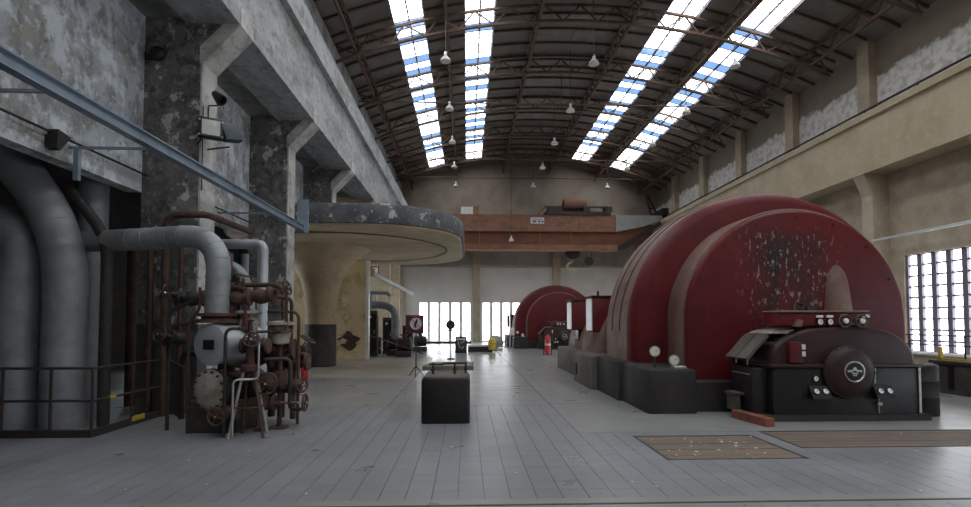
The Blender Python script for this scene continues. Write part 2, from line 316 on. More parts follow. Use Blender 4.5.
for a, b in ((9.6, 11.7), (11.7, 14.3), (14.3, 18.), (18, 24), (24, 31), (31, YF)):
    slab(-1.5, 1.6, a, b)
for a, b in ((9.6, 14.3), (14.3, 22.5), (22.5, 30), (30, YF)):
    slab(-11.8, -1.5, a, b, 'slab_brown' if a == 14.3 else 'slab')
MB().box(-11.8, 15.2, 4.32, 4.395, -.02, 0).build('floor_edge_strip', M['slab'], floor)
MB().box(-11.8, 15.2, 4.40, 4.425, -.02, .004).build('floor_joint_strip', M['joint'], floor)
MB().box(-11.8, 15.2, 4.43, 4.558, -.02, .001).build('floor_edge_strip', M['slab'], floor)

# ---- right wall
wr = empty('wall_right', (15.3, 15, 0), kind='structure')
MB().box(15.0, 15.6, YB, YF, 6.98, 9.1).build('wall_core', M['tan'], wr)
for k in range(len(FY) - 1):
    a, b = FY[k], FY[k+1]
    y0, y1 = a + .62, b - .5
    MB().box(15.3, 15.55, a + .5, b, 3.9, 7.0).build('wall_panel', M['tan'], wr)
    MB().box(15.3, 15.55, a + .5, b, 0, .5).build('wall_panel', M['tan'], wr)
    MB().box(15.3, 15.55, a + .5, y0 + .02, .5, 3.9).build('wall_panel', M['tan'], wr)
    MB().box(15.3, 15.55, b - .55, b, .5, 3.9).build('wall_panel', M['tan'], wr)
    MB().box(15.15, 15.62, y0 + .02, b - .55, .5, .58).build('window_sill', M['mull'], wr)
MB().box(15.3, 15.55, FY[-1], YF, 0, 7.0).build('wall_panel', M['tan'], wr)
MB().box(15.3, 15.55, YB, FY[0] + .5, 0, 7.0).build('wall_panel', M['tan'], wr)
for k in range(len(FY)):
    y = FY[k]; b = FY[k+1] if k < len(FY) - 1 else YF
    MB().box(14.7, 15.5, y, y + .5, 0, 6.2).build('column', M['tan'], wr)
    MB().prism([(15.5, 6.2), (14.7, 6.2), (14.36, 7.0), (15.5, 7.0)], 'y', y, y + .5).build('bracket', M['tan'], wr)
    MB().box(14.68, 15.3, y, y + .55, 9.06, 12.05).build('pilaster', M['tan'], wr)
    MB().box(14.98, 15.3, y + .55, b, 9.06, 12.1).build('upper_panel', M['pale_band'], wr)
MB().box(14.35, 15.2, YB, YF, 6.95, 8.85).build('runway_beam', M['tan_beam'], wr)
MB().box(14.25, 15.2, YB, YF, 8.85, 9.08).build('runway_ledge', M['tan_beam'], wr)
rb = MB()
for y in [FY[4] + i * 2.14 for i in range(14)]: rb.box(14.50, 14.54, y, y + .04, 9.06, 9.3)
MB().box(14.49, 14.55, FY[4], YF, 9.26, 9.32).build('ledge_rail', M['darkiron'], wr)
rb.build('ledge_rail_posts', M['darkiron'], wr)

def tall_window(name, y0, y1, z0, z1, detail):
    w = empty(name, (15.4, (y0 + y1) / 2, z0), kind='structure')
    nst = 6; p = (y1 - y0) / nst; rows = 9; q = (z1 - z0) / rows
    for i in range(nst + 1): MB().box(15.37, 15.47, y0 + i*p - .085, y0 + i*p + .085, z0, z1).build('mullion', M['frame'], w)
    for i in range(nst):
        ya, yb = y0 + i*p + .085, y0 + (i+1)*p - .085
        tr = MB()
        for j in range(rows + 1): tr.box(15.40, 15.44, ya, yb, max(z0, z0 + j*q - .03), min(z1, z0 + j*q + .03))
        tr.build('glazing_bars', M['frame'], w)
        if detail:
            for j in range(rows): MB().box(15.415, 15.421, ya, yb, z0 + j*q, z0 + (j+1)*q).build('pane', M['glass'], w)
        else: MB().box(15.415, 15.421, ya, yb, z0, z1).build('pane', M['glass_m'], w)
for k in range(len(FY) - 1):
    tall_window('window_%d' % (k + 1), FY[k] + .64, FY[k+1] - .55, .58, 3.9, k in (4, 5))

# ---- far gable wall and the wall behind the camera
def gable(name, y0, y1, s, front):
    w = empty(name, (4.5, y0, 0), kind='structure'); yi = y0 if front else y1
    xs = [-12.0] + [v for ab in FARW for v in ab] + [15.6]
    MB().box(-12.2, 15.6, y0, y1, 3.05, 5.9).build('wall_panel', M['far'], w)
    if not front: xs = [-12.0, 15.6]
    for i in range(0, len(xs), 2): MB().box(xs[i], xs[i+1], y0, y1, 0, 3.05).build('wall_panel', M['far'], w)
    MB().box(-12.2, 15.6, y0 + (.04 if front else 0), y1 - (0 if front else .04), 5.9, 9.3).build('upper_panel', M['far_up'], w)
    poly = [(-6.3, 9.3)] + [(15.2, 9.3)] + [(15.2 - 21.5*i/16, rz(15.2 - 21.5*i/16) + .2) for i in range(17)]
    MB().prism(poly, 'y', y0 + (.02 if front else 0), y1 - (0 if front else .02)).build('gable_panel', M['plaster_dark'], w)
    for x in (-5.2, .72, 7.0, 13.3):
        a, b = (y0 - .3, y0 + .1) if front else (y1 - .1, y1 + .3)
        MB().box(x - .28, x + .28, a, b, 0, 9.0).build('pilaster', M['tan'], w)
    a, b = (y0 - .2, y0 + .1) if front else (y1 - .1, y1 + .2)
    MB().box(-5.5, 14, a, b, 5.82, 5.98).build('string_course', M['far_up'], w)
    MB().box(-5.5, 14, a, b, 9.1, 9.4).build('string_course', M['far_up'], w)
    return w
gable('wall_far', YF, YF + .35, -1, True); gable('wall_back', YB - .35, YB, 1, False)
def strip_window(name, x0, x1, y):
    w = empty(name, ((x0 + x1) / 2, y, 0.1), kind='structure')
    n = round((x1 - x0) / .785); p = (x1 - x0) / n
    for i in range(n + 1): MB().box(x0 + i*p - .12, x0 + i*p + .12, y, y + .16, .1, 3.05).build('mullion', M['mull'], w)
    for i in range(n): MB().box(x0 + i*p + .09, x0 + (i+1)*p - .09, y + .10, y + .11, .1, 3.05).build('pane', M['glass'], w)
    MB().box(x0, x1, y - .05, y + .3, 0, .1).build('sill', M['mull'], w)
n = 11
for y in (YF + .05,):
    for (a, b) in FARW: strip_window('window_%d' % n, a, b, y); n += 1

# ---- left side: wall panels, aisle, runway beam
wl = empty('wall_left', (-5.7, 10, 0), kind='structure')
for k in range(len(FY)):
    a = FY[k] + .5; b = FY[k+1] if k < len(FY) - 1 else YF
    z0 = 3.86 if k not in (5, 6, 7) else 4.9
    MB().box(-5.95, -5.7, a, b, z0, 7.0).build('wall_panel', M['conc_left'], wl)
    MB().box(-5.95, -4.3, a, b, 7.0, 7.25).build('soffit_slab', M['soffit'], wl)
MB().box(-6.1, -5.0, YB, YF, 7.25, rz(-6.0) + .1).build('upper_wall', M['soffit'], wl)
# aisle behind: roof, outer wall with small and large windows
aw = empty('wall_aisle', (-11.8, 15, 0), kind='structure')
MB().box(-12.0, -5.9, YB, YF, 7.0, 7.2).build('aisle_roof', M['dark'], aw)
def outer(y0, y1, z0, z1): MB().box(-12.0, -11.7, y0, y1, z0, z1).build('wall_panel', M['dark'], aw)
WN = [(16.0, 16.35, 2.35, 3.15), (24.2, 25.4, 4.2, 5.0), (18.3, 22.0, .15, 6.4), (26.5, 36.5, 1.0, 4.6)]  # tallest one unseen, added behind the near column to light the canopy
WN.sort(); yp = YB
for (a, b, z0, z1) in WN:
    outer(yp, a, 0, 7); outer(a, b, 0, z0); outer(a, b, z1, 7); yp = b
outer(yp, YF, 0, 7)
for i, (a, b, z0, z1) in enumerate(WN):
    w = empty('window_%d' % (n + i), (-11.85, (a + b)/2, z0), kind='structure')
    c = max(1, round((b - a) / .45)); r = max(1, round((z1 - z0) / .45))
    for j in range(c + 1): MB().box(-11.9, -11.84, a + (b-a)*j/c - .03, a + (b-a)*j/c + .03, z0, z1).build('mullion', M['frame'], w)
    for j in range(r + 1): MB().box(-11.89, -11.85, a, b, z0 + (z1-z0)*j/r - .025, z0 + (z1-z0)*j/r + .025).build('transom', M['frame'], w)
    MB().box(-11.873, -11.867, a, b, z0, z1).build('pane', M['glass_m'], w)
    portal('window_portal', (-11.6, (a+b)/2, (z0+z1)/2), z1 - z0, b - a, (0, R(-90), 0))
# cross walls inside the aisle
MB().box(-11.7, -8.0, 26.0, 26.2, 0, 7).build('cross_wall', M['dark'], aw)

rbm = empty('runway_beam', (-4.4, 15, 6.9), label='long concrete crane runway beam carried on the left-hand columns', cat='beam')
MB().box(-5.0, -4.05, YB, YF, 6.9, 8.55).build('beam_web', M['conc_beam'], rbm)
MB().box(-5.0, -3.9, YB, YF, 8.55, 9.25).build('beam_top', M['conc_beam'], rbm)
MB().box(-4.55, -4.45, YB, YF, 9.25, 9.37).build('crane_rail', M['darkiron'], rbm)

ords = ['first', 'second', 'third', 'fourth', 'fifth', 'sixth', 'seventh', 'eighth', 'ninth', 'tenth', 'eleventh']
collab = {4: 'dark stained concrete column nearest the viewer, beside the grey lagged pipe', 5: 'peeling concrete column behind the valves, holding the end of the blue-grey monorail',
          6: 'concrete column standing on top of the round canopy', 7: 'concrete column standing on the far end of the round canopy', 8: 'first floor-standing concrete column beyond the round canopy',
          9: 'second floor-standing concrete column beyond the round canopy', 10: 'left-hand concrete column nearest the far wall'}
for k in range(4, 11):
    y = FY[k]; zb = 4.88 if k in (6, 7) else 0
    c = empty('concrete_column', (-5.2, y + .25, zb), label=collab.get(k, 'concrete column on the left just outside the picture'), cat='column', group='left-hand columns')
    dm_, lm_ = (M['conc_col'], M['conc_pale']) if k < 7 else (M['mush'], M['tan'])
    MB().prism([(-5.7, zb), (-4.72, zb), (-4.72, 6.5), (-4.12, 7.1), (-4.12, 7.25), (-5.7, 7.25)], 'y', y, y + .5).build('shaft', dm_, c)
    MB().box(-4.72, -4.685, y - .012, y + .5, zb, 6.2).build('side_face', lm_, c)  # side face of the column, in a different tone from its front
    MB().prism([(-4.74, 6.18), (-4.685, 6.18), (-4.03, 6.88), (-4.03, 7.22), (-4.74, 6.48)], 'y', y - .014, y + .5).build('bracket', lm_, c)
    if zb == 0 and k < 7: MB().box(-5.72, -4.68, y - .016, y + .3, 0, 1.55).build('dado', M['dado'], c)

# ---- roof
ceil = empty('ceiling', (RCX, 15, RAP), kind='structure')
segx = [(XL, -4.3), (-4.3, -2.85), (-1.65, -.12), (1.12, 2.8), (2.8, 4.6), (4.6, 6.4), (6.4, 7.85), (9.15, 10.75), (11.95, 13.5), (13.5, XR)]
def arc_strip(x0, x1, y0, y1, off, th, n=5):
    a0 = math.asin((x0 - RCX)/RR); a1 = math.asin((x1 - RCX)/RR); rings = []
    for i in range(n + 1):
        a = a0 + (a1 - a0)*i/n; f = lambda r, y: (RCX + r*math.sin(a), y, RCZ + r*math.cos(a))
        rings.append([f(RR+off, y0), f(RR+off, y1), f(RR+off+th, y1), f(RR+off+th, y0)])
    return MB().loft(rings)
for (a, b) in segx: arc_strip(a - .05, b + .05, YB - .3, YF + .3, .05, .08).build('roof_deck', M['roof'], ceil)
for (a, b) in SKY: arc_strip(a, b, YSKY, YF + .3, .0, .1).build('roof_deck', M['roof'], ceil)
sp = 1.07; rows = int((YF - 12.1) / sp); y0r = YF - rows * sp
for (a, b) in segx:
    m0 = arc_strip(a + .012, b - .012, -sp/2 + .01, sp/2 - .01, 0, .04)
    c = Vector(((a+b)/2, 0, rz((a+b)/2))); me = m0.mesh('roof_sheet', M['roof'], c)
    for j in range(rows): link('roof_sheet', me, c + Vector((0, y0r + (j + .5)*sp, 0)), ceil)
rib = MB()
for a, b in ((XL, -2.85), (-1.65, -.12), (1.12, 7.85), (9.15, 10.75), (11.95, XR)):
    q_ = arc_strip(a, b, -.03, .03, -.09, .09, 8); rib.add(q_.v, q_.f)
rc = Vector((RCX, 0, RAP)); me_r = rib.mesh('roof_rib', M['truss'], rc, False)
for j in range(-19, rows): link('roof_rib', me_r, rc + Vector((0, y0r + j*sp, 0)), ceil)

# skylights
labs = ['first long strip skylight from the left, above the runway beam', 'second long strip skylight from the left', 'third long strip skylight from the left', 'rightmost long strip skylight, above the right wall']
for si, (a, b) in enumerate(SKY):
    m = (a + b)/2
    w = empty('window_%d' % (n + 10 + si), (m, (YB + YSKY)/2, rz(m)), kind='structure', label=labs[si])
    for x in (a, b, m):
        sl = .03
        MB().add(*(lambda mb: (mb.v, mb.f))(arc_strip(x - sl, x + sl, YB, YSKY, -.03, .09, 1))).build('glazing_bar', M['frame'], w)
    q = sp / 2; nr = int((YSKY - 13.0) / q)
    for h, (p0, p1) in enumerate(((a, m), (m, b))):
        s0 = arc_strip(p0 + .03, p1 - .03, -q/2, q/2, .02, .006, 1); c = Vector(((p0+p1)/2, 0, rz((p0+p1)/2)))
        mes = {g: s0.mesh('pane', M[g], c) for g in ('glass', 'glass_b', 'glass_m')}
        rr = random.Random(si*3 + 11)
        for j in range(nr):
            yc = YSKY - (j + .5)*q
            r_ = rr.random(); rr2 = random.random()
            g = 'glass' if yc < 19.0 else ('glass_b' if ((j % 5 in (1, 3) and r_ < .8) and yc < 34) else 'glass_m' if rr2 < .15 else 'glass')
            link('pane', mes[g], c + Vector((0, yc, 0)), w)
        ye = YSKY - nr*q; k = 0
        while ye > YB + .1:
            yn = max(YB, ye - 4.28); arc_strip(p0 + .03, p1 - .03, yn, ye, .02, .006, 1).build('pane', M['glass'], w); ye = yn
    cb = arc_strip(a, b, -.012, .012, -.0, .03, 2); c = Vector((m, 0, rz(m))); mc = cb.mesh('cross_bar', M['frame'], c)
    for j in range(nr + 1): link('cross_bar', mc, c + Vector((0, YSKY - j*q, 0)), w)

# ================================================================== ROOF STEEL
def arc_bar(y, off, w, d, x0=-5.6, x1=14.6, n=28):
    return arc_strip(x0, x1, y - w/2, y + w/2, off, d, n)
tp = arc_bar(0, -.24, .09, .09); bt = arc_bar(0, -.86, .10, .09); cC = Vector((RCX, 0, RCZ))
tmat = {}
def truss_meshes(mt):
    if mt not in tmat:
        d = R(1.535)
        br = MB().bar((0, 0, RR - .2), (math.sin(d)*(RR-.81), 0, math.cos(d)*(RR-.81)), .05)
        br2 = MB().bar((0, 0, RR - .2), (-math.sin(d)*(RR-.81), 0, math.cos(d)*(RR-.81)), .05)
        cm = Vector((0, 0, RR - .55))
        tmat[mt] = (tp.mesh('top_chord', M[mt], Vector((RCX, 0, RAP-.3))), bt.mesh('bottom_chord', M[mt], Vector((RCX, 0, RAP-.3))), br.mesh('brace', M[mt], cm), br2.mesh('brace', M[mt], cm))
    return tmat[mt]
tl = {10: 'rust brown arched roof truss nearest the far gable wall', 9: 'second arched roof truss from the far gable wall', 8: 'third arched roof truss from the far gable wall', 7: 'fourth arched roof truss from the far gable wall',
      6: 'fifth arched roof truss from the far gable wall, crossing the skylights near the top edge', 5: 'nearest arched roof truss, overhead at the top edge'}
for k in range(1, 11):
    if k < 5: continue
    y = 18.9 + (k - 6)*4.02; mt = 'truss'
    t = empty('roof_truss', (RCX, y, RAP - .3), label=tl[k], cat='roof truss', group='arched roof trusses')
    a, b, c1, c2 = truss_meshes(mt)
    link('top_chord', a, (RCX, y, RAP - .3), t); link('bottom_chord', b, (RCX, y, RAP - .3), t)
    for i in range(-7, 8):
        an = R(3.07*i)
        for me in (c1, c2):
            o = link('brace', me, (RCX + math.sin(an)*(RR-.55), y, RCZ + math.cos(an)*(RR-.55)), t); o.rotation_euler = (0, an, 0)
    if k in (7, 9, 10):
        MB().tube([(-5.4, y, 11.75), (14.4, y, 11.75)], .035, 6).build('tie_rod', M['truss'], t)
        MB().tube([(4.4, y, 11.75), (4.4, y, 13.2)], .02, 6).build('hanger', M['truss'], t)
gx = [-4.25, -.8, 2.8, 6.4, 10.05, 13.55]
gl = ['lattice girder under the roof above the left runway beam', 'lattice girder running between the two left skylights', 'lattice girder just right of the second skylight', 'lattice girder along the roof just left of the third skylight',
      'lattice girder running between the two right skylights', 'lattice girder under the roof along the right wall']
y0g, y1g = FY[5], YF; ng = 24; pg = (y1g - y0g)/ng
for gi, x in enumerate(gx):
    z = rz(x); t = empty('lattice_girder', (x, (y0g+y1g)/2, z - .8), label=gl[gi], cat='girder', group='lengthwise lattice girders')
    mt = M['truss']
    MB().box(x-.045, x+.045, YB + .02, y1g - .02, z-.22, z-.14).build('top_chord', mt, t)
    MB().box(x-.05, x+.05, YB + .02, y1g - .02, z-.78, z-.70).build('bottom_chord', mt, t)
    b1 = MB().bar((x, 0, z-.19), (x, pg/2, z-.74), .045); b2 = MB().bar((x, pg/2, z-.74), (x, pg, z-.19), .045); c = Vector((x, pg/2, z-.45))
    m1 = b1.mesh('brace', mt, c); m2 = b2.mesh('brace', mt, c)
    for j in range(ng):
        for me in (m1, m2): link('brace', me, c + Vector((0, y0g + j*pg, 0)), t)

# ---- pendant lamps
LX = [(-.8, 'left'), (4.7, 'middle'), (10.05, 'right')]
LY = [18.1, 22.3, 26.5, 30.8, 35.2]
pos = ['nearest lamp', 'second lamp', 'third lamp', 'fourth lamp', 'farthest lamp']
proto = None
def lamp_proto(x, y, z, top):
    t = empty('pendant_lamp', (x, y, z))
    MB().lathe([(.185, 0), (.195, .01), (.175, .08), (.115, .15), (.06, .20), (.055, .23)], (x, y, z), (0,0,1), 18).build('lamp_shade', M['shade'], t, True)
    MB().lathe([(.055, .22), (.055, .34), (.03, .38)], (x, y, z), (0,0,1), 12).build('lamp_holder', M['chrome'], t, True)
    MB().tube([(x, y, z + .36), (x, y, top)], .018, 6).build('hanging_rod', M['truss'], t)
    return t
for (x, nm) in LX:
    for i, y in enumerate(LY):
        t = lamp_proto(x, y, 11.15, rz(x) - (.72 if nm != 'middle' else -.02))
        tag(t, 'white bell-shaped pendant lamp, %s in the %s row' % (pos[i], nm), 'lamp', 'pendant lamps under the roof')
tag(lamp_proto(3.1, 34.8, 7.25, rz(3.1) + .02), 'lone low-hanging white pendant lamp in front of the crane girder', 'lamp', 'pendant lamps under the roof')

# ================================================================== ROUND CANOPY on mushroom column
cy_, cx_ = 18.65, -5.28
can = empty('rounded_canopy', (cx_, 18.3, 0), label='round concrete canopy on a flared mushroom column with chipped black rim', cat='canopy')
def rrect(x0, x1, y0, y1, r, z, ins=0, n=10):
    x0 += ins; x1 -= ins; y0 += ins; y1 -= ins; r = max(.05, r - ins); out = []
    for cx0, cy0, a0 in ((x1 - r, y0 + r, -90), (x1 - r, y1 - r, 0), (x0 + r, y1 - r, 90), (x0 + r, y0 + r, 180)):
        for i in range(n + 1): a = R(a0 + 90*i/n); out.append((cx0 + r*math.cos(a), cy0 + r*math.sin(a), z))
    return out
CA = (-7.6, -.12, 13.72, 23.4, 2.7)
MB().loft([rrect(*CA, 4.24, .10), rrect(*CA, 4.34, .06)]).build('soffit', M['mush'], can)
MB().loft([rrect(*CA, 4.30, .05), rrect(*CA, 4.31, .0), rrect(*CA, 4.42, -.015), rrect(*CA, 4.76, -.015), rrect(*CA, 4.86, .05)]).build('rim_slab', M['rim'], can, True)
MB().torus((cx_ + .9, 18.4, 4.24), (0,0,1), 3.5, .035, 56, 5).build('drip_ring', M['mush'], can, True)
MB().torus((cx_ + .9, 18.4, 4.24), (0,0,1), 3.62, .03, 56, 5).build('drip_ring', M['dado'], can, True)
MB().lathe([(.54, 1.5), (.55, 2.1), (.60, 2.6), (.72, 3.1), (.95, 3.55), (1.3, 3.95), (1.75, 4.26)], (cx_, 18.3, 0), (0,0,1), 32).build('shaft', M['mush'], can, True)
MB().lathe([(.50, 0), (.55, .02), (.545, 1.5), (.3, 1.5)], (cx_, 18.3, 0), (0,0,1), 32).build('painted_base', M['dado'], can, True)
tw = empty('plaster_wall', (-5.9, 21.5, 0), label='cream plaster wall stub with rust-red peeling patch behind the mushroom column', cat='wall')
MB().box(-7.4, -4.3, 21.4, 21.7, 0, 4.2).build('plaster_face', M['peel'], tw)
bp0 = [(-5.0 + .40*math.cos(a)*(1 + .22*math.sin(5*a) + .1*math.sin(9*a)), .78 + .36*math.sin(a)*(1 + .2*math.sin(4*a + 1))) for a in [2*math.pi*i/28 for i in range(28)]]
MB().prism(bp0, 'y', 21.392, 21.42).build('bare_brick_patch', M['rust'], tw)
MB().prism([(-5.05 + (x + 5.05)*.35 - .2, .78 + (z - .78)*.3) for x, z in bp0], 'y', 21.386, 21.40).build('plaster_remnant', M['peel'], tw)
MB().box(-4.3, -4.18, 21.38, 21.72, 0, 4.2).build('corner_strip', M['white'], tw)

# ================================================================== MONORAIL
mr_ = empty('monorail_beam', (-4.2, 8, 3.85), label='blue-grey steel monorail beam running past the two near columns', cat='steel beam')
MB().prism([(-4.26,3.90),(-4.14,3.90),(-4.14,3.915),(-4.19,3.925),(-4.19,4.03),(-4.14,4.04),(-4.14,4.055),(-4.26,4.055),(-4.26,4.04),(-4.21,4.03),(-4.21,3.925),(-4.26,3.915)], 'y', 1.0, 13.1).build('rail', M['bluesteel'], mr_)
MB().box(-4.34, -4.06, 12.85, 12.9, 3.85, 4.72).build('end_plate', M['bluesteel'], mr_)
for y in (5.5, 7.3, 11.6):
    br = MB().bar((-5.72, y, 4.09), (-4.2, y, 4.09), .035).build('support_bar', M['bluesteel'], mr_)
MB().box(-5.62, -5.55, 7.27, 7.33, 3.62, 4.1).build('drop_bracket', M['bluesteel'], mr_)
MB().tube([(-5.62, 1, 4.16), (-5.62, 13.1, 4.16)], .018, 6).build('cable', M['darkiron'], mr_)
m2 = empty('monorail_beam', (-4.1, 30, 3.7), label='pale monorail beam high up beyond the round canopy', cat='steel beam')
MB().box(-4.25, -4.1, 22.4, YF - .3, 3.62, 3.8).build('rail', M['alu'], m2)
MB().box(-4.5, -4.1, 22.2, 22.45, 3.6, 3.95).build('end_block', M['mush'], m2)

# ================================================================== CRANE
cr = empty('bridge_crane', (5.2, 36.6, 6.8), label='rusty orange overhead bridge crane spanning the hall at the far end', cat='crane')
xs = [-4.3, -1.2, .6, 4.4, 8.2, 10.9]
for i in range(5): MB().box(xs[i]+.01, xs[i+1]-.01, 36.0, 36.5, 8.15, 9.38).build('girder_plate', M['crane'], cr)
MB().prism([(10.91, 8.15), (12.9, 8.55), (14.35, 9.05), (14.35, 9.38), (10.91, 9.38)], 'y', 36.0, 36.5).build('girder_plate', M['crane_gr'], cr)
xl = [-4.3, -2, .9, 3.1, 5.3, 7.6, 11.0]
for i in range(6): MB().box(xl[i]+.01, xl[i+1]-.01, 36.25, 36.45, 7.2, 8.15).build('web_plate', M['crane_dk'], cr)
MB().prism([(11.0, 7.2), (11.3, 7.2), (13.6, 8.7), (11.0, 8.15)], 'y', 36.25, 36.45).build('web_plate', M['crane_dk'], cr)
for i in range(6): MB().box(xl[i]+.01, xl[i+1]-.01, 35.95, 36.8, 6.8, 7.2).build('bottom_flange', M['crane'], cr)
MB().prism([(11.0, 6.8), (11.5, 6.85), (14.3, 8.75), (14.3, 9.0), (11.0, 7.1)], 'y', 36.1, 36.8).build('haunch', M['darkiron'], cr)
for x in xl[1:-1]: MB().box(x-.03, x+.03, 36.12, 36.25, 7.2, 8.15).build('stiffener', M['crane'], cr)
MB().box(-4.3, 14.2, 37.7, 38.2, 7.6, 9.3).build('rear_girder', M['crane_dk'], cr)
for x0, x1 in ((-4.75, -4.2), (14.2, 14.65)): MB().box(x0, x1, 35.6, 38.4, 9.4, 9.85).build('end_truck', M['darkiron'], cr)
tr = MB().box(5.7, 10.5, 35.9, 38.0, 9.38, 9.62).build('trolley', M['darkiron'], cr)
for x in (5.9, 6.4, 8.5, 10.1): MB().box(x, x + .5, 35.95, 36.7, 9.62, 10.0).build('trolley_motor', M['darkiron'], tr)
MB().box(5.7, 10.4, 36.4, 36.5, 10.0, 10.12).build('trolley_rail', M['darkiron'], tr)
MB().lathe([(.5, 0), (.55, .1), (.55, 1.6), (.5, 1.7)], (7.2, 37.0, 10.25), (1, 0, 0), 16).build('hoist_drum', M['crane_dk'], tr, True)
MB().bar((5.1, 36.2, 9.38), (5.75, 36.2, 10.0), .12).build('stay', M['ochre'], cr)
for a, b in (((13.6, 36.2, 9.38), (13.2, 36.2, 11.0)), ((14.1, 36.2, 9.38), (13.3, 36.2, 11.0)), ((13.45, 36.2, 9.95), (13.85, 36.2, 9.95))): MB().bar(a, b, .12).build('mast_bar', M['darkiron'], cr)
pl = MB().box(4.62, 5.6, 35.96, 36.0, 8.72, 9.16).build('capacity_plate', M['signwhite'], cr)
pt = MB()
for i, wdt in enumerate((.12, .1, .02, .12, .05, .14)): pt.box(4.76 + i*.135, 4.76 + i*.135 + min(wdt, .11), 35.952, 35.962, 8.80, 8.93 + .02*(i % 2))
pt.box(4.75, 5.45, 35.952, 35.962, 9.02, 9.06)
pt.build('worn_lettering', M['black'], pl)
MB().box(-.45, .42, 36.05, 36.12, 9.40, 9.92).build('white_board', M['white'], cr)
for x in (-.17, .13): MB().box(x-.02, x+.02, 36.03, 36.05, 9.4, 9.92).build('board_batten', M['chrome'], cr)
MB().box(.45, .85, 36.0, 36.2, 9.40, 9.98).build('cab_post', M['ochre'], cr)
for x, z, s, lab in ((7.85, 6.75, 1.25, 'big'), (9.1, 6.1, .75, 'small')):
    hk = MB().lathe([(.1, -.14), (.42*s, -.12), (.45*s, 0), (.42*s, .12), (.1, .14)], (x, 36.9, z), (0,1,0), 18).build('hook_block', M['darkiron'], cr, True)
    for dx in (-.25*s, .25*s): MB().tube([(x+dx, 36.9, z+.2), (x+dx, 36.9, 9.4)], .02, 5).build('wire_rope', M['darkiron'], hk)
    MB().tube([(x, 36.9, z - .3*s), (x, 36.9, z-.6*s)] + [(x + .3*s*math.sin(a), 36.9, z - .85*s + .26*s*math.cos(a)) for a in [R(d) for d in range(0, 260, 24)]], .07*s, 8).build('hook', M['mush'] if lab == 'big' else M['darkiron'], hk, True)
    if lab == 'big': MB().tube([(x, 36.9, z - .6*s)] + [(x - .3*s*math.sin(a), 36.9, z - .85*s + .26*s*math.cos(a)) for a in [R(d) for d in range(0, 260, 24)]], .07*s, 8).build('hook', M['mush'], hk, True)

# ================================================================== TURBINE
def arch_solid(cx, a, b, zc, zb, y0, y1, fil=.15, n=36, filb=0):
    """arch profile (half ellipse a x b above zc, straight below to zb) along Y, with rounded front/back edges"""
    def ring(y, ins):
        A, B = a - ins, b - ins
        pts = [(cx - A, y, zb)] + [(cx - A*math.cos(math.pi*i/n), y, zc + B*math.sin(math.pi*i/n)) for i in range(n + 1)] + [(cx + A, y, zb)]
        return pts
    rings = []
    for t in (90, 60, 30, 0): rings.append(ring(y0 + fil*(1 - math.cos(R(90 - t))) , fil*(1 - math.cos(R(t)))))
    if filb:
        for t in (0, 30, 60, 90): rings.append(ring(y1 - filb*(1 - math.cos(R(90 - t))), filb*(1 - math.cos(R(t)))))
    else: rings.append(ring(y1, 0))
    return MB().loft(rings)
def gauge(parent, p, r, face=(0,-1,0), rim='black', d=.04):
    f = Vector(face).normalized()
    g = MB().lathe([(r*.9, 0), (r, .005), (r, d), (r*.86, d), (r*.86, d*.8), (.001, d*.8)], p, f, 18).build('gauge', M[rim], parent, True)
    q = Vector(p) + f*d*.8
    MB().lathe([(r*.84, 0), (r*.84, .004), (.001, .004)], q, f, 18).build('dial', M['dial'], g)
    q2 = q + f*.008
    MB().bar(tuple(q2), tuple(q2 + Vector((r*.5, 0, r*.35))), .012*r/.09, .006).build('needle', M['black'], g)
    return g
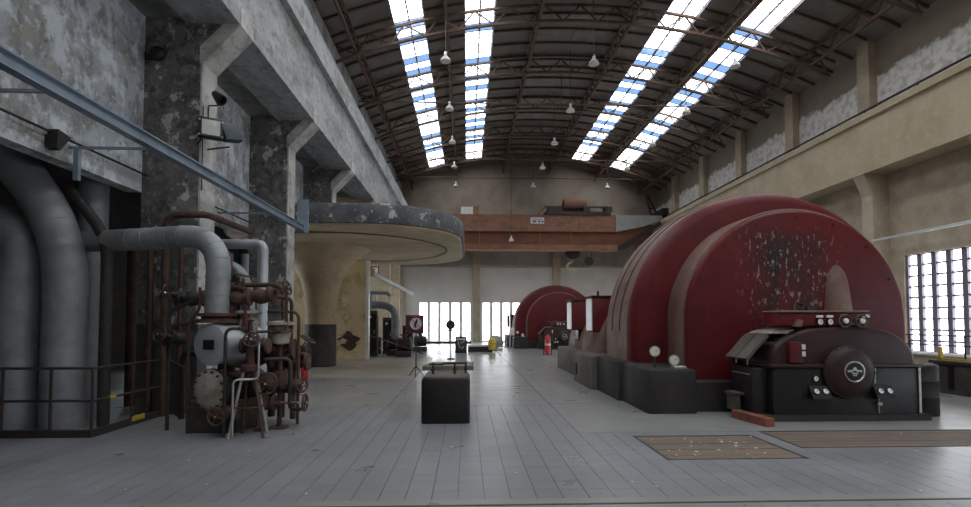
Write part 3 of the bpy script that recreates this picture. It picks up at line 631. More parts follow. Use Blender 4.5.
def turbine(label):
    ox = 6.22
    t = empty('turbine_generator', (ox, 9.2, 0), label=label, cat='turbine', group='red turbine generators')
    MB().rbox(3.14, 4.02, 8.6, 10.1, 0, .77, .07).build('pedestal', M['plinth'], t, True)
    MB().box(4.0, 8.45, 8.78, 10.1, 0, .52).build('plinth', M['plinth'], t)
    MB().rbox(3.06, 9.26, 10.05, 11.75, 0, .79, .03).build('plinth', M['plinth'], t, True)
    MB().rbox(2.92, 9.4, 11.7, 13.65, 0, .78, .05).build('plinth', M['grey_pl'], t, True)
    MB().rbox(3.18, 9.1, 13.6, 17.55, 0, .74, .05).build('plinth', M['grey_pl'], t, True)
    MB().box(2.89, 2.95, 13.25, 13.45, .2, .5).build('vent_plate', M['darkiron'], t)
    MB().box(4.1, 8.2, 10.3, 12.9, .70, 2.2).build('core', M['red_dark'], t)
    ic = arch_solid(ox, 2.13, 2.10, 1.62, .42, 9.2, 10.1, .07).build('end_cover', M['disc'], t, True)
    arch_strip_shell(ox, 2.135, 1.62, .52, 9.30, 10.08).build('cover_skin', M['red_dust'], ic, True)
    MB().tube([(ox + (2.135)*-math.cos(a), 9.34, 1.62 + 2.105*math.sin(a)) for a in [math.pi*i/40 for i in range(41)]], .022, 6).build('cover_seam', M['red_dust'], ic, True)
    arch_solid(ox, 2.90, 2.88, 1.40, .70, 10.02, 11.72, .20, 40).build('outer_shell', M['red'], t, True)
    sk = arch_strip_shell(ox, 2.90, 1.39, .72, 10.26, 11.74).build('shell_skin', M['red_dust'], t, True)
    for y in (10.75, 11.3): MB().tube([(ox - 2.915*math.cos(a), y, 1.39 + 2.915*math.sin(a)) for a in [math.pi*i/40 for i in range(41)]], .014, 5).build('skin_seam', M['red_dark'], sk, True)
    arch_solid(ox, 2.15, 1.75, .78, .7, 11.6, 13.2, .1).build('neck_casing', M['red_dark'], t, True)
    arch_solid(ox, 2.85, 2.15, .78, .7, 12.75, 14.6, .12).build('rear_casing', M['red_dust'], t, True)
    arch_solid(ox, 2.72, 1.95, .74, .7, 14.9, 17.4, .12, filb=.25).build('rear_casing', M['red_dust'], t, True)
    for (y0, y1, w) in ((12.95, 13.6, .5), (15.55, 16.2, .55)):
        c = MB().rbox(3.28, 3.28 + w + .4, y0, y1, 1.32, 2.24, .03, True).build('valve_cabinet', M['red'], t, True)
        MB().box(3.255, 3.279, y0 + .03, y1 - .03, 1.36, 2.2).build('lit_side', M['white'], c)  # white sheet stands in for daylight on the side facing the hall
        MB().box(3.25, 3.28 + w + .42, y0 - .02, y1 + .02, 2.24, 2.28).build('lid', M['red_dark'], c)
        MB().bar((3.45, y0 + .1, 2.28), (3.45, y0 + .1, 2.4), .05).build('lug', M['darkiron'], c)
        MB().box(3.5, 3.9, y0 + .1, y1 - .1, 1.0, 1.33).build('neck', M['red_dark'], c)
    for (x, z) in ((3.4, 1.06), (3.75, .90)):
        s = MB().tube([(x, 8.98, .76), (x, 8.98, z)], .02, 8).build('gauge_post', M['darkiron'], t)
        g = gauge(t, (x, 8.98, z), .095, (0,-1,0), 'chrome'); 
    MB().rbox(3.66, 3.88, 8.72, 8.90, .76, .81, .01).build('gauge_foot', M['chrome'], t)
    # tapered cowl on the end cover
    rings = []
    for i in range(9):
        f = i / 8; z = 1.35 + 1.35*f; hw = .30*(1 - .35*f)*(1 if i < 7 else (.8 if i == 7 else .35)); dp = .34*(1 - f*.75)
        rings.append([(7.0 - hw*math.cos(math.pi*k/12) , 9.24 - dp*math.sin(math.pi*k/12)*(1 if i < 8 else .3), z) for k in range(13)])
    MB().loft(rings).build('cowl', M['red_dust'], t, True)
    for a in range(24, 160, 22):
        p = (ox - 1.98*math.cos(R(a)), 9.2, 1.62 + 1.95*math.sin(R(a)))
        MB().lathe([(.02, 0), (.02, .02), (.001, .02)], p, (0,-1,0), 8).build('bolt', M['red_dark'], t)
    return t
def arch_strip_shell(cx, r, zc, zb, y0, y1, n=40):
    mb = MB(); P = [(cx - r, zb)] + [(cx - r*math.cos(math.pi*i/n), zc + r*math.sin(math.pi*i/n)) for i in range(n+1)] + [(cx + r, zb)]
    rings = []
    for i, (x, z) in enumerate(P):
        d = Vector((x - cx, z - zc)); d = d.normalized() if z > zc - .01 else Vector((1 if x > cx else -1, 0))
        xi, zi = x - d.x*.02, z - d.y*.02
        xo, zo = x + d.x*.012, z + d.y*.012
        rings.append([(xi, y0, zi), (xo, y0 + .015, zo), (xo, y1, zo), (xi, y1, zi)])
    return mb.loft(rings)
T1 = turbine('huge dark red turbine generator with stepped round end covers in the foreground')

# ---- exciter housing
def exciter(label):
    ox = 6.16
    t = empty('exciter_housing', (ox, 8.4, 0), label=label, cat='machine', group='exciter housings in front of the turbines')
    MB().box(4.72, 7.5, 7.86, 8.76, 0, .10).build('skid', M['darkiron'], t)
    MB().rbox(4.93, 7.38, 7.92, 8.74, .10, .88, .03).build('lower_casing', M['black_paint'], t, True)
    MB().rbox(4.88, 7.43, 7.88, 8.76, .85, .91, .015, True).build('belt_flange', M['red_dark'], t, True)
    # dome: flattened arch
    dm = MB(); n = 30
    def dr(y, ins): return [(ox + (1.22-ins)*(-1 if math.cos(math.pi*i/n) > 0 else 1)*abs(math.cos(math.pi*i/n))**.75, y, .90 + (.63-ins)*abs(math.sin(math.pi*i/n))**.85) for i in range(n+1)]
    dm.loft([dr(7.97, .07), dr(7.985, .03), dr(8.04, 0), dr(9.19, 0)])
    dm.build('dome', M['red_dark'], t, True)
    cv = MB().lathe([(.43, 0), (.43, .10), (.41, .12), (.40, .12), (.36, .16), (.28, .19), (.18, .20), (.001, .20)], (6.16, 7.97, .78), (0,-1,0), 40).build('bearing_cover', M['red_dark'], t, True)
    for i in range(16):
        a = 2*math.pi*i/16; MB().lathe([(.016, 0), (.016, .015), (.001, .016)], (6.16 + .405*math.cos(a), 7.855, .78 + .405*math.sin(a)), (0,-1,0), 6).build('bolt', M['darkiron'], cv)
    em = MB().lathe([(.17, 0), (.17, .02), (.155, .025), (.145, .012), (.001, .012)], (6.16, 7.772, .80), (0,-1,0), 32).build('emblem', M['chrome'], cv, True)
    MB().lathe([(.143, 0), (.143, .004), (.001, .004)], (6.16, 7.762, .80), (0,-1,0), 32).build('emblem_field', M['black_paint'], cv)
    wg = MB()
    for s in (-1, 1):
        for i in range(4): wg.box(6.16 + s*(.035 + i*.024) - .009, 6.16 + s*(.035 + i*.024) + .009, 7.750, 7.759, .80 - .002*i, .835 - .003*i)
    wg.lathe([(.028, 0), (.028, .012), (.001, .012)], (6.16, 7.759, .845), (0,-1,0), 12); wg.box(6.11, 6.21, 7.750, 7.759, .765, .785); wg.box(6.13, 6.19, 7.750, 7.759, .735, .75)
    wg.build('embossed_badge', M['chrome'], cv)
    MB().box(6.14, 6.155, 7.87, 7.9, 1.12, 1.19).build('pointer', M['chrome'], cv)
    MB().tube([(6.62, 7.93, .6 + .05*i) for i in range(6)], .022, 8).build('side_valve', M['chrome'], t)
    # console on top
    cs = MB().rbox(5.10, 6.62, 8.0, 8.45, 1.50, 1.76, .04, True).build('console', M['red'], t, True)
    MB().rbox(5.10, 6.62, 7.97, 8.47, 1.74, 1.78, .015, True).build('console_lid', M['red_dust'], cs, True)
    MB().prism([(5.32, 1.52), (5.44, 1.52), (5.46, 1.62), (5.38, 1.64)], 'y', 7.93, 8.0).build('lever_pad', M['red_dust'], cs)
    for x in (5.77, 5.94): 
        gauge(cs, (x, 8.0, 1.595), .055); MB().box(x - .055, x + .055, 7.975, 8.0, 1.665, 1.705).build('name_plate', M['white'], cs)
    MB().box(6.5, 6.61, 7.975, 8.0, 1.665, 1.71).build('name_plate', M['white'], cs)
    for x in (6.15, 6.43):
        w = MB().torus((x, 7.92, 1.61), (0,-1,0), .10, .013, 24, 6).build('handwheel', M['grey_pl'], cs, True)
        sp_ = MB()
        for i in range(4): sp_.bar((x, 7.92, 1.61), (x + .1*math.cos(i*math.pi/2+.4), 7.92, 1.61 + .1*math.sin(i*math.pi/2+.4)), .014)
        sp_.tube([(x, 7.93, 1.61), (x, 8.0, 1.61)], .015, 8)
        sp_.build('spokes', M['darkiron'], w)
        MB().lathe([(.042, 0), (.042, .03), (.001, .035)], (x, 7.92, 1.61), (0,-1,0), 14).build('hub', M['dial'], w)
    MB().tube([(6.2, 7.95, 1.67), (6.38, 7.95, 1.655)], .012, 6).build('link_rod', M['redrust'], cs)
    ft = MB().lathe([(.05, 0), (.05, .05), (.02, .06), (.02, .1), (.06, .11), (.06, .13), (.001, .13)], (5.65, 8.25, 1.78), (0,0,1), 10).build('filler_cap', M['darkiron'], cs)
    MB().box(5.72, 5.86, 8.2, 8.3, 1.78, 1.84).build('valve_block', M['darkiron'], cs)
    # red switch box
    sb = MB().rbox(5.20, 5.42, 7.88, 8.05, .92, 1.27, .02, True).build('switch_box', M['red'], t, True)
    for z in (1.04, 1.15): MB().box(5.385, 5.44, 7.862, 7.88, z, z + .08).build('label_plate', M['white'], sb)
    gauge(t, (5.62, 7.92, .68), .048)
    for x0, xs_ in ((5.50, (5.58, 5.73)), (6.56, (6.64, 6.79))):
        p = MB().prism([(7.92, .36), (7.92, .56), (7.88, .56), (7.80, .40), (7.80, .36)], 'x', x0, x0 + .31).build('gauge_panel', M['black'], t)
        for i, x in enumerate(xs_): gauge(p, (x, 7.845, .475), .05, (0,-.9,.45), 'darkiron', .03)
    MB().tube([(6.66, 7.90, .34), (6.66, 7.90, .12)], .012, 6).build('drain_pipe', M['chrome'], t)
    MB().rbox(6.62, 6.70, 7.87, 7.93, .24, .30, .008, True).build('drain_cock', M['chrome'], t)
    # louvred side covers, tilted
    for i in (0, 1):
        y = 8.08 + .34*i
        fl = MB().prism([(4.58, .99), (4.62, .97), (4.98, 1.36), (4.95, 1.39)], 'y', y, y + .31).build('tilted_cover', M['grey_pl'], t)
        MB().tube([(4.66, y + .1, .88), (4.66, y + .1, 1.02)], .014, 6).build('prop', M['chrome'], fl)
    pan = MB().prism([(5.0, 1.40), (5.26, 1.40), (5.40, 1.47), (5.1, 1.44)], 'y', 8.05, 8.72).build('hood_strip', M['pale'], t)
    MB().rbox(4.66, 4.94, 8.05, 8.7, .10, .84, .03).build('side_cabinet', M['black_paint'], t, True)
    MB().box(4.648, 4.66, 8.1, 8.65, .72, .74).build('cabinet_trim', M['chrome'], t)
    MB().box(4.52, 4.60, 8.3, 8.6, .10, .36).build('step_block', M['grey_pl'], t)
    MB().box(4.5, 4.72, 8.28, 8.62, 0.36, .40).build('step_top', M['grey_pl'], t)
    MB().box(7.345, 7.385, 7.905, 7.93, .12, .86).build('corner_trim', M['chrome'], t)
    return t
E1 = exciter('dark maroon exciter housing with round bearing cover, gauges and handwheels')
# second set at the far end of the hall
T2 = copy_tree(T1); T2.location = (5.55, 30.0, 0); T2.scale = (.9, .9, .9); T2['label'] = 'smaller-looking dark red turbine generator near the far wall'
for ch in T2.children:
    if ch.name.startswith('end_cover'):
        ch.data = ch.data.copy(); ch.data.materials[0] = M['red']
E2 = copy_tree(E1); E2.location = (5.55, 28.9, 0); E2.scale = (.9, .9, .9); E2['label'] = 'far exciter housing with tilted grey covers behind the red extinguisher'

rt = MB().rbox(4.30, 4.46, 7.5, 8.3, 0, .13, .015).build('timber_baulk', M['redwood']); tag(rt, 'red-stained timber baulk on the floor beside the exciter housing', 'timber')
rt.location = (4.55, 7.88, 0); rt.rotation_euler = (0, 0, R(8))
tk = empty('steel_drum', (7.83, 8.45, 0), label='dark grey steel drum standing right of the exciter housing', cat='drum')
MB().lathe([(.27, 0), (.28, .02), (.28, .3), (.288, .31), (.28, .32), (.28, .58), (.288, .59), (.28, .6), (.28, .84), (.26, .86)], (7.83, 8.45, 0), (0,0,1), 24).build('drum_shell', M['plinth'], tk, True)
MB().lathe([(.25, .84), (.25, .865), (.001, .865)], (7.83, 8.45, 0), (0,0,1), 24).build('drum_lid', M['grey_pl'], tk)

# ---- hatch covers in the floor
def hatch(x0, x1, y0, y1, lab, nb, along):
    h = empty('hatch_cover', ((x0+x1)/2, (y0+y1)/2, -.01), label=lab, cat='hatch cover', group='brown floor hatches')
    MB().box(x0, x1, y0, y0 + .03, -.018, .004).build('frame_bar', M['darkiron'], h); MB().box(x0, x1, y1 - .03, y1, -.018, .004).build('frame_bar', M['darkiron'], h)
    MB().box(x0, x0 + .03, y0, y1, -.018, .004).build('frame_bar', M['darkiron'], h); MB().box(x1 - .03, x1, y0, y1, -.018, .004).build('frame_bar', M['darkiron'], h)
    for i in range(nb):
        f0, f1 = i/nb, (i+1)/nb
        MB().box(x0 + .035, x1 - .035, y0 + .03 + (y1-y0-.06)*f0 + .004, y0 + .03 + (y1-y0-.06)*f1 - .004, -.018, .0 + random.uniform(-.002, .003)).build('plank', M['hatch'], h)
hatch(2.32, 4.0, 5.76, 6.96, 'brown planked hatch cover with litter in the floor, in front of the exciter', 8, 'x')
hatch(4.24, 8.08, 6.24, 7.2, 'long brown planked hatch cover at the right edge of the floor', 6, 'x')
fl = MB()
for i in range(150):
    y = random.uniform(4.6, 12); x = random.uniform(-.75, .95)*y
    if x < -4 or x > 7.5: continue
    if y > 7.4 and (x > 3 or x < -2.5): continue
    s = random.choice((.006, .008, .012, .018)); a = random.uniform(0, 3)
    fl.prism([(x + s*math.cos(a+k*1.57)*random.uniform(.6,1.3), y + s*math.sin(a+k*1.57)) for k in range(4)], 'z', .003, .007)
for i in range(26):
    x = random.uniform(2.4, 3.95); y = random.uniform(5.85, 6.9); s = random.choice((.008, .012, .02)); fl.prism([(x - s, y - s), (x + s, y - s*.7), (x + s*.8, y + s), (x - s, y + s*.6)], 'z', .005, .010)
tag(fl.build('paint_flakes', M['flake']), 'small white paint flakes scattered over the grey floor', 'litter', kind='stuff')

# ---- concrete block with bolts
cb = empty('concrete_block', (-.335, 8.4, 0), label='black-painted concrete block with rounded grey top standing in mid-floor', cat='block')
MB().rbox(-.72, .05, 7.9, 8.9, 0, .72, .06).build('body', M['black_paint'], cb, True)
MB().rbox(-.70, .03, 7.92, 8.88, .66, .745, .06).build('top_cap', M['grey_pl'], cb, True)
for x, y in ((-.55, 8.2), (-.20, 8.2), (-.02, 8.4)):
    b = MB().tube([(x, y, .74), (x, y, .93)], .018, 8).build('anchor_bolt', M['darkiron'], cb)
    MB().lathe([(.035, 0), (.035, .04), (.001, .04)], (x, y, .80), (0,0,1), 6).build('nut', M['darkiron'], b)
MB().bar((-.62, 8.2, .90), (-.38, 8.2, .90), .03).build('cross_bar', M['darkiron'], cb)
MB().bar((-.40, 8.2, .92), (-.02, 8.2, .92), .03).build('cross_bar', M['darkiron'], cb)
pal = empty('plank_stack', (-.3, 9.6, 0), label='low stack of weathered grey planks lying behind the black block', cat='planks')
for i in range(5): MB().box(-.80 + .02*i, .12 - .03*(i % 2), 9.05 + i*.19, 9.22 + i*.19, .72, .80).build('plank', M['wood'], pal)
for x in (-.6, -.2): MB().box(x, x + .1, 9.1, 9.95, 0, .72).build('trestle', M['wood'], pal)

# ================================================================== LEFT PIPEWORK
def lagged(name, pts, r, label, bands=(), m='lag', n=22, group=None, bm=None):
    t = MB().tube(pts, r, n).build(name, M[m], None, True); tag(t, label, 'pipe', group)
    P = [Vector(p) for p in pts]
    L_ = [0]
    for i in range(1, len(P)): L_.append(L_[-1] + (P[i]-P[i-1]).length)
    for d in bands:
        d = d * L_[-1]
        for i in range(1, len(P)):
            if L_[i] >= d:
                f = (d - L_[i-1])/(L_[i]-L_[i-1]); p = P[i-1].lerp(P[i], f); ax = (P[i]-P[i-1]).normalized()
                MB().lathe([(r*.98, -.02), (r + .006, -.018), (r + .006, .018), (r*.98, .02)], p, ax, n).build('jacket_band', M[bm or m], t, True); break
    return t
fr = lambda k: [i/k for i in range(1, k)]
lagged('lagged_pipe', bend([(-6.04, 7.75, 0), (-6.04, 7.75, 2.85), (-6.75, 7.6, 4.05), (-7.6, 7.4, 4.9)], .8, 10), .275, 'thick grey lagged pipe rising nearer the column and bending up left', fr(14), 'lag', group='thick lagged pipes behind the railing')
lagged('lagged_pipe', bend([(-6.72, 7.75, 0), (-6.72, 7.75, 3.1), (-7.6, 7.75, 3.1)], .6, 10), .275, 'thick grey lagged pipe at the left picture edge, bending away low', fr(12), 'lag', group='thick lagged pipes behind the railing')
lagged('lagged_pipe', bend([(-6.3, 8.6, 0), (-6.3, 8.6, 5.2)], .5), .22, 'slimmer blue-grey pipe half hidden behind the thick lagged pipes', fr(6))
sp1 = lagged('steam_pipe', bend([(-6.5, 8.2, 2.86), (-4.9, 7.8, 2.86), (-3.68, 7.55, 2.90), (-3.68, 7.5, 1.72)], .75, 10), .165, 'silver lagged steam pipe curving down onto the valve cluster', [.12,.25,.36,.43,.49,.54,.59,.64,.69,.74,.79,.86,.93], 'lag', bm='lag')
MB().lathe([(.27, 0), (.27, .05), (.2, .06), (.2, .09), (.27, .1), (.27, .14)], (-3.68, 7.5, 1.58), (0,0,1), 20).build('flange', M['rust'], sp1, True)
# silver drum
dr = empty('silver_drum', (-3.65, 7.55, .9), label='horizontal silver clad drum with a black square plate on its end', cat='drum')
ax = Vector((.35, .94, 0)).normalized()
MB().lathe([(.001, -.012), (.28, -.01), (.297, 0), (.297, .75), (.27, .8), (.001, .8)], (-3.66, 7.28, 1.27), ax, 32).build('drum_body', M['alu'], dr, True)
MB().lathe([(.297, 0), (.304, .003), (.304, .03), (.297, .033)], Vector((-3.66, 7.28, 1.27)) + ax*.02, ax, 32).build('rim_band', M['chrome'], dr, True)
u = Vector((ax.y, -ax.x, 0)); q = Vector((-3.66, 7.28, 1.27)) - ax*.016
MB().add([tuple(q + u*a + Vector((0,0,b)) - ax*c) for c in (0, .02) for a, b in ((-.09,-.07),(.09,-.07),(.09,.07),(-.09,.07))], [(0,1,2,3),(4,5,6,7),(0,1,5,4),(1,2,6,5),(2,3,7,6),(3,0,4,7)]).build('square_plate', M['black'], dr)
for i in (.25, .6): MB().bar(tuple(Vector((-3.66, 7.28, 0)) + ax*i + Vector((0,0,.9))), tuple(Vector((-3.66, 7.28, 1.0)) + ax*i), .25, .06).build('saddle', M['darkiron'], dr)
# flanged vessel below
fv = empty('flanged_vessel', (-3.7, 7.6, 0), label='pale bolted round flange on a dark iron vessel below the silver drum', cat='vessel')
MB().lathe([(.30, 0), (.31, .01), (.31, .06), (.24, .07), (.24, .9), (.001, .9)], (-3.66, 7.30, .62), ax, 28).build('vessel_body', M['darkiron'], fv, True)
MB().lathe([(.001, -.05), (.2, -.045), (.27, -.01), (.30, 0), (.30, .012)], (-3.66, 7.30, .62), ax, 28).build('end_flange', M['pale'], fv, True)
for i in range(14):
    a = 2*math.pi*i/14; p = Vector((-3.66, 7.30, .62)) + u*.265*math.cos(a) + Vector((0,0,.265*math.sin(a))) - ax*.01
    MB().lathe([(.02, 0), (.02, .035), (.001, .035)], p, -ax, 6).build('bolt', M['rust'], fv)
MB().box(-4.02, -3.3, 7.36, 8.1, 0, .36).build('support_block', M['darkiron'], fv)
MB().rbox(-4.05, -3.2, 7.5, 8.3, .36, .45, .02).build('bed_plate', M['rust'], fv)

def handwheel(parent, c, axv, r, m='rust', th=.016, ns=4):
    w = MB().torus(c, axv, r, th, 22, 6).build('handwheel', M[m], parent, True)
    t = Vector(axv).normalized(); up = Vector((0,0,1)) if abs(t.z) < .9 else Vector((1,0,0)); a_ = t.cross(up).normalized(); b_ = a_.cross(t)
    sp_ = MB()
    for i in range(ns):
        g = 2*math.pi*i/ns + .4; sp_.bar(tuple(Vector(c)), tuple(Vector(c) + (a_*math.cos(g) + b_*math.sin(g))*r), th*1.3)
    sp_.lathe([(th*2, -.02), (th*2, .02)], c, t, 10); sp_.build('spokes', M[m], w)
    return w
def valve(p, axv, s, wheel_r, label, m='redrust', stem=.35, wheel_m='rust', floor_stand=False, flow=(1,0,0)):
    """globe valve: body, two flanges, bonnet, yoke, stem, handwheel along axv"""
    p = Vector(p); t = Vector(axv).normalized(); f = Vector(flow).normalized()
    o = empty('valve', p if not floor_stand else (p.x, p.y, 0), label=label, cat='valve', group='rusty valves of the steam cluster')
    MB().lathe([(.05*s, -.20*s), (.07*s, -.18*s), (.12*s, -.08*s), (.14*s, 0), (.12*s, .08*s), (.07*s, .18*s), (.05*s, .20*s)], p, f, 16).build('valve_body', M[m], o, True)
    for e in (-1, 1): MB().lathe([(.14*s, 0), (.14*s, .04*s), (.06*s, .045*s)], p + f*(.20*s*e) - (f*.04*s if e < 0 else Vector()), f, 16).build('flange', M['rust'], o, True)
    MB().lathe([(.09*s, .08*s), (.08*s, .16*s), (.13*s, .17*s), (.13*s, .21*s), (.05*s, .22*s), (.045*s, .30*s)], p, t, 14).build('bonnet', M[m], o, True)
    up = Vector((0,0,1)) if abs(t.z) < .9 else Vector((0,1,0)); a_ = t.cross(up).normalized()
    for e in (-1, 1): MB().bar(tuple(p + t*.2*s + a_*.08*s*e), tuple(p + t*(.2*s + stem*.7) + a_*.04*s*e), .022).build('yoke', M['rust'], o)
    MB().tube([tuple(p + t*.2*s), tuple(p + t*(.22*s + stem))], .014, 8).build('stem', M['chrome'], o)
    handwheel(o, tuple(p + t*(.2*s + stem*.92)), t, wheel_r, wheel_m)
    if floor_stand:
        MB().tube([(p.x, p.y, 0), (p.x, p.y, p.z - .1*s)], .03, 8).build('stand', M['rust'], o)
        MB().lathe([(.12, 0), (.12, .02), (.04, .03)], (p.x, p.y, 0), (0,0,1), 14).build('foot', M['rust'], o)
    return o
valve((-3.45, 7.62, 1.95), (.2, 0, 1), .85, .12, 'brown-rust valve at the top of the cluster beside the curved steam pipe', 'rust', .2)
valve((-3.12, 7.7, 1.98), (.9, -.1, .3), .85, .11, 'brown-rust valve with its stem pointing right above the four-legged stand', 'rust', .28)
valve((-3.43, 7.30, .30), (0, -1, 0), .8, .115, 'small valve with brown handwheel low in front of the pale flange', 'rust', .14, 'rust')
valve((-2.95, 7.62, .72), (.25, -1, 0), .9, .15, 'valve with large spoked handwheel right of the four-legged stand', 'rust', .25)
valve((-3.02, 7.55, .40), (1, 0, .0), .9, .12, 'valve with horizontal stem and upright wheel nearest the floor', 'rust', .48, floor_stand=True, flow=(0,1,0))
valve((-2.92, 7.85, 1.18), (.3, -.4, .8), 1.1, .15, 'valve with flat wheel at the right end of the cluster', 'redrust', .2)
valve((-3.32, 7.95, 1.05), (0, -.8, .5), 1.2, .14, 'dark red valve half hidden between the silver drum and the four-legged stand', 'redrust', .22)
valve((-2.78, 8.15, .95), (.5, 0, .8), 1.0, .12, 'rear valve at the far right of the cluster', 'redrust', .25)
valve((-4.18, 7.75, 1.95), (-.8, -.4, .2), .9, .12, 'valve with dark wheel left of the curved steam pipe', 'darkiron', .22, 'darkiron')
# disc-topped standpipes
def standpipe(x, y, h, rd, label):
    o = empty('standpipe', (x, y, 0), label=label, cat='standpipe', group='disc-topped standpipes')
    MB().tube([(x, y, .02), (x, y, h)], .035, 10).build('pipe', M['rust'], o, True)
    MB().lathe([(.14, 0), (.14, .02), (.04, .03)], (x, y, 0), (0,0,1), 14).build('foot', M['rust'], o)
    MB().lathe([(.05, -.3), (.13, -.28), (.15, -.1), (.10, -.02), (rd, 0), (rd, .04), (.05, .06)], (x, y, h), (0,0,1), 20).build('disc_cap', M['pale'], o, True)
    MB().lathe([(.09, 0), (.09, .06), (.05, .07)], (x, y, h*.5), (0,0,1), 14).build('collar', M['rust'], o, True)
    return o
standpipe(-2.83, 7.72, 1.55, .20, 'standpipe with pale mushroom cap at the right end of the cluster')
standpipe(-3.33, 7.75, 1.72, .2, 'standpipe with flat disc cap just behind the four-legged stand')
# tripod stand
tp_ = empty('tripod_stand', (-3.02, 7.15, 0), label='four-legged rusty stand with flaking legs in front of the valves', cat='stand')
for i, (dx, dy) in enumerate(((-.17, -.12), (.2, -.10), (.14, .16), (-.14, .16))):
    MB().tube([(-3.04 + dx*1.25, 7.15 + dy*1.25, 0), (-3.04 + dx*.35, 7.15 + dy*.35, .95)], [.022, .018], 8).build('leg', M['pale'] if i % 2 == 0 else M['rust'], tp_, True)
MB().lathe([(.10, .9), (.12, .92), (.12, .98), (.06, 1.0), (.05, 1.25), (.08, 1.26), (.08, 1.32), (.03, 1.34), (.03, 1.6), (.06, 1.62), (.001, 1.66)], (-3.04, 7.15, 0), (0,0,1), 16).build('head', M['redrust'], tp_, True)
MB().torus((-3.04, 7.15, .42), (0,0,1), .19, .010, 18, 5).build('ring_brace', M['rust'], tp_, True)
# loose small pipes
def pipe(pts, r, m, label, b=.12, fl=None):
    o = MB().tube(bend(pts, b, 5), r, 10).build('small_pipe', M[m], None, True); tag(o, label, 'pipe', 'small pipes around the valves')
    for p, axv in (fl or []): MB().lathe([(r*2, -.025), (r*2, .025)], p, axv, 14).build('flange', M['rust'], o)
    return o
pipe([(-3.35, 7.08, 0), (-3.35, 7.08, 1.5), (-3.15, 7.1, 1.5)], .022, 'darkiron', 'thin bare pipe standing left of the four-legged stand')
pipe([(-4.42, 7.6, 0), (-4.42, 7.6, 1.75), (-4.1, 7.6, 1.9)], .026, 'darkiron', 'thin dark pipe left of the silver drum')
pipe([(-4.2, 7.75, 0), (-4.2, 7.75, .9), (-4.5, 7.7, 1.0), (-4.5, 7.7, 1.5), (-4.1, 7.7, 1.6)], .018, 'darkiron', 'thin looped pipe beside the silver drum', .2)
pipe([(-3.2, 7.8, 1.98), (-2.75, 7.95, 1.98), (-2.75, 7.95, .25)], .03, 'rust', 'rusty pipe bent down at the right of the cluster', .12, [((-2.75, 7.95, 1.0), (0,0,1))])
pipe([(-3.6, 7.45, .85), (-3.1, 7.45, .78), (-2.75, 7.6, .74)], .04, 'rust', 'rusty horizontal pipe crossing behind the stand', .1, [((-3.3, 7.45, .81), (1,0,-.1))])
pipe([(-3.3, 7.6, 1.9), (-3.3, 7.6, 1.2), (-2.9, 7.7, 1.2)], .05, 'redrust', 'thick red-rust pipe bent through the middle of the cluster', .15, [((-3.3, 7.6, 1.5), (0,0,1))])
pipe([(-3.1, 8.1, .1), (-3.1, 8.1, 1.3), (-2.85, 7.95, 1.6)], .055, 'darkiron', 'dark pipe rising at the back of the cluster', .2, [((-3.1, 8.1, .7), (0,0,1))])
pipe([(-3.52, 7.62, 1.85), (-3.52, 7.62, .45)], .06, 'redrust', 'upright red-rust pipe under the top valve', .2, [((-3.52, 7.62, 1.6), (0,0,1)), ((-3.52, 7.62, 1.3), (0,0,1))])
pipe([(-2.78, 8.15, .9), (-2.78, 8.15, .05)], .045, 'rust', 'short rusty leg pipe under the rear valve', .1, [((-2.78, 8.15, .5), (0,0,1))])
pipe([(-3.0, 8.3, .05), (-3.0, 8.3, 2.2), (-4.2, 8.4, 2.2)], .04, 'rust', 'tall rusty pipe with a high bend behind the cluster', .2)
pipe([(-4.55, 8.2, .05), (-4.55, 8.2, 1.1), (-4.2, 8.0, 1.1)], .05, 'darkiron', 'dark bent pipe between the column and the drum', .2)

pipe([(-4.05, 7.45, .05), (-4.05, 7.45, 1.62), (-3.9, 7.45, 1.75), (-3.9, 7.45, 2.1)], .02, 'rust', 'thin rusty pipe rising close along the left of the silver drum')
pipe([(-3.2, 7.0, .02), (-3.2, 7.0, .8), (-2.9, 7.1, .8), (-2.9, 7.1, 1.35)], .016, 'chrome', 'thin bright kinked tube in front of the stand', .08)
pipe([(-2.62, 7.9, .02), (-2.62, 7.9, 1.75), (-3.1, 7.9, 1.75)], .024, 'rust', 'thin rusty pipe framing the right end of the cluster')
pipe([(-2.95, 7.4, 1.05), (-2.62, 7.55, 1.05), (-2.62, 7.55, .3), (-2.45, 7.55, .3)], .03, 'darkiron', 'dark crooked pipe at the lower right of the cluster', .1)
pipe([(-3.55, 7.35, .98), (-3.0, 7.35, .98), (-3.0, 7.35, .1)], .02, 'darkiron', 'thin dark pipe bent down behind the stand legs', .08)
pipe([(-3.1, 7.5, 1.45), (-2.7, 7.6, 1.45), (-2.7, 7.6, 2.05)], .022, 'rust', 'thin rusty pipe bent upward over the standpipe cap', .1)
valve((-3.05, 7.35, 1.25), (.2, -.9, .3), .8, .10, 'small dark valve just right of the stand head', 'darkiron', .18, 'rust')
valve((-4.28, 7.6, 1.35), (-.3, -.9, .2), .8, .11, 'small dark valve with wheel left of the silver drum', 'darkiron', .18, 'darkiron')
valve((-2.72, 7.75, .62), (.8, -.5, .1), .8, .10, 'small rusty valve beside the floor-standing valve', 'rust', .16)

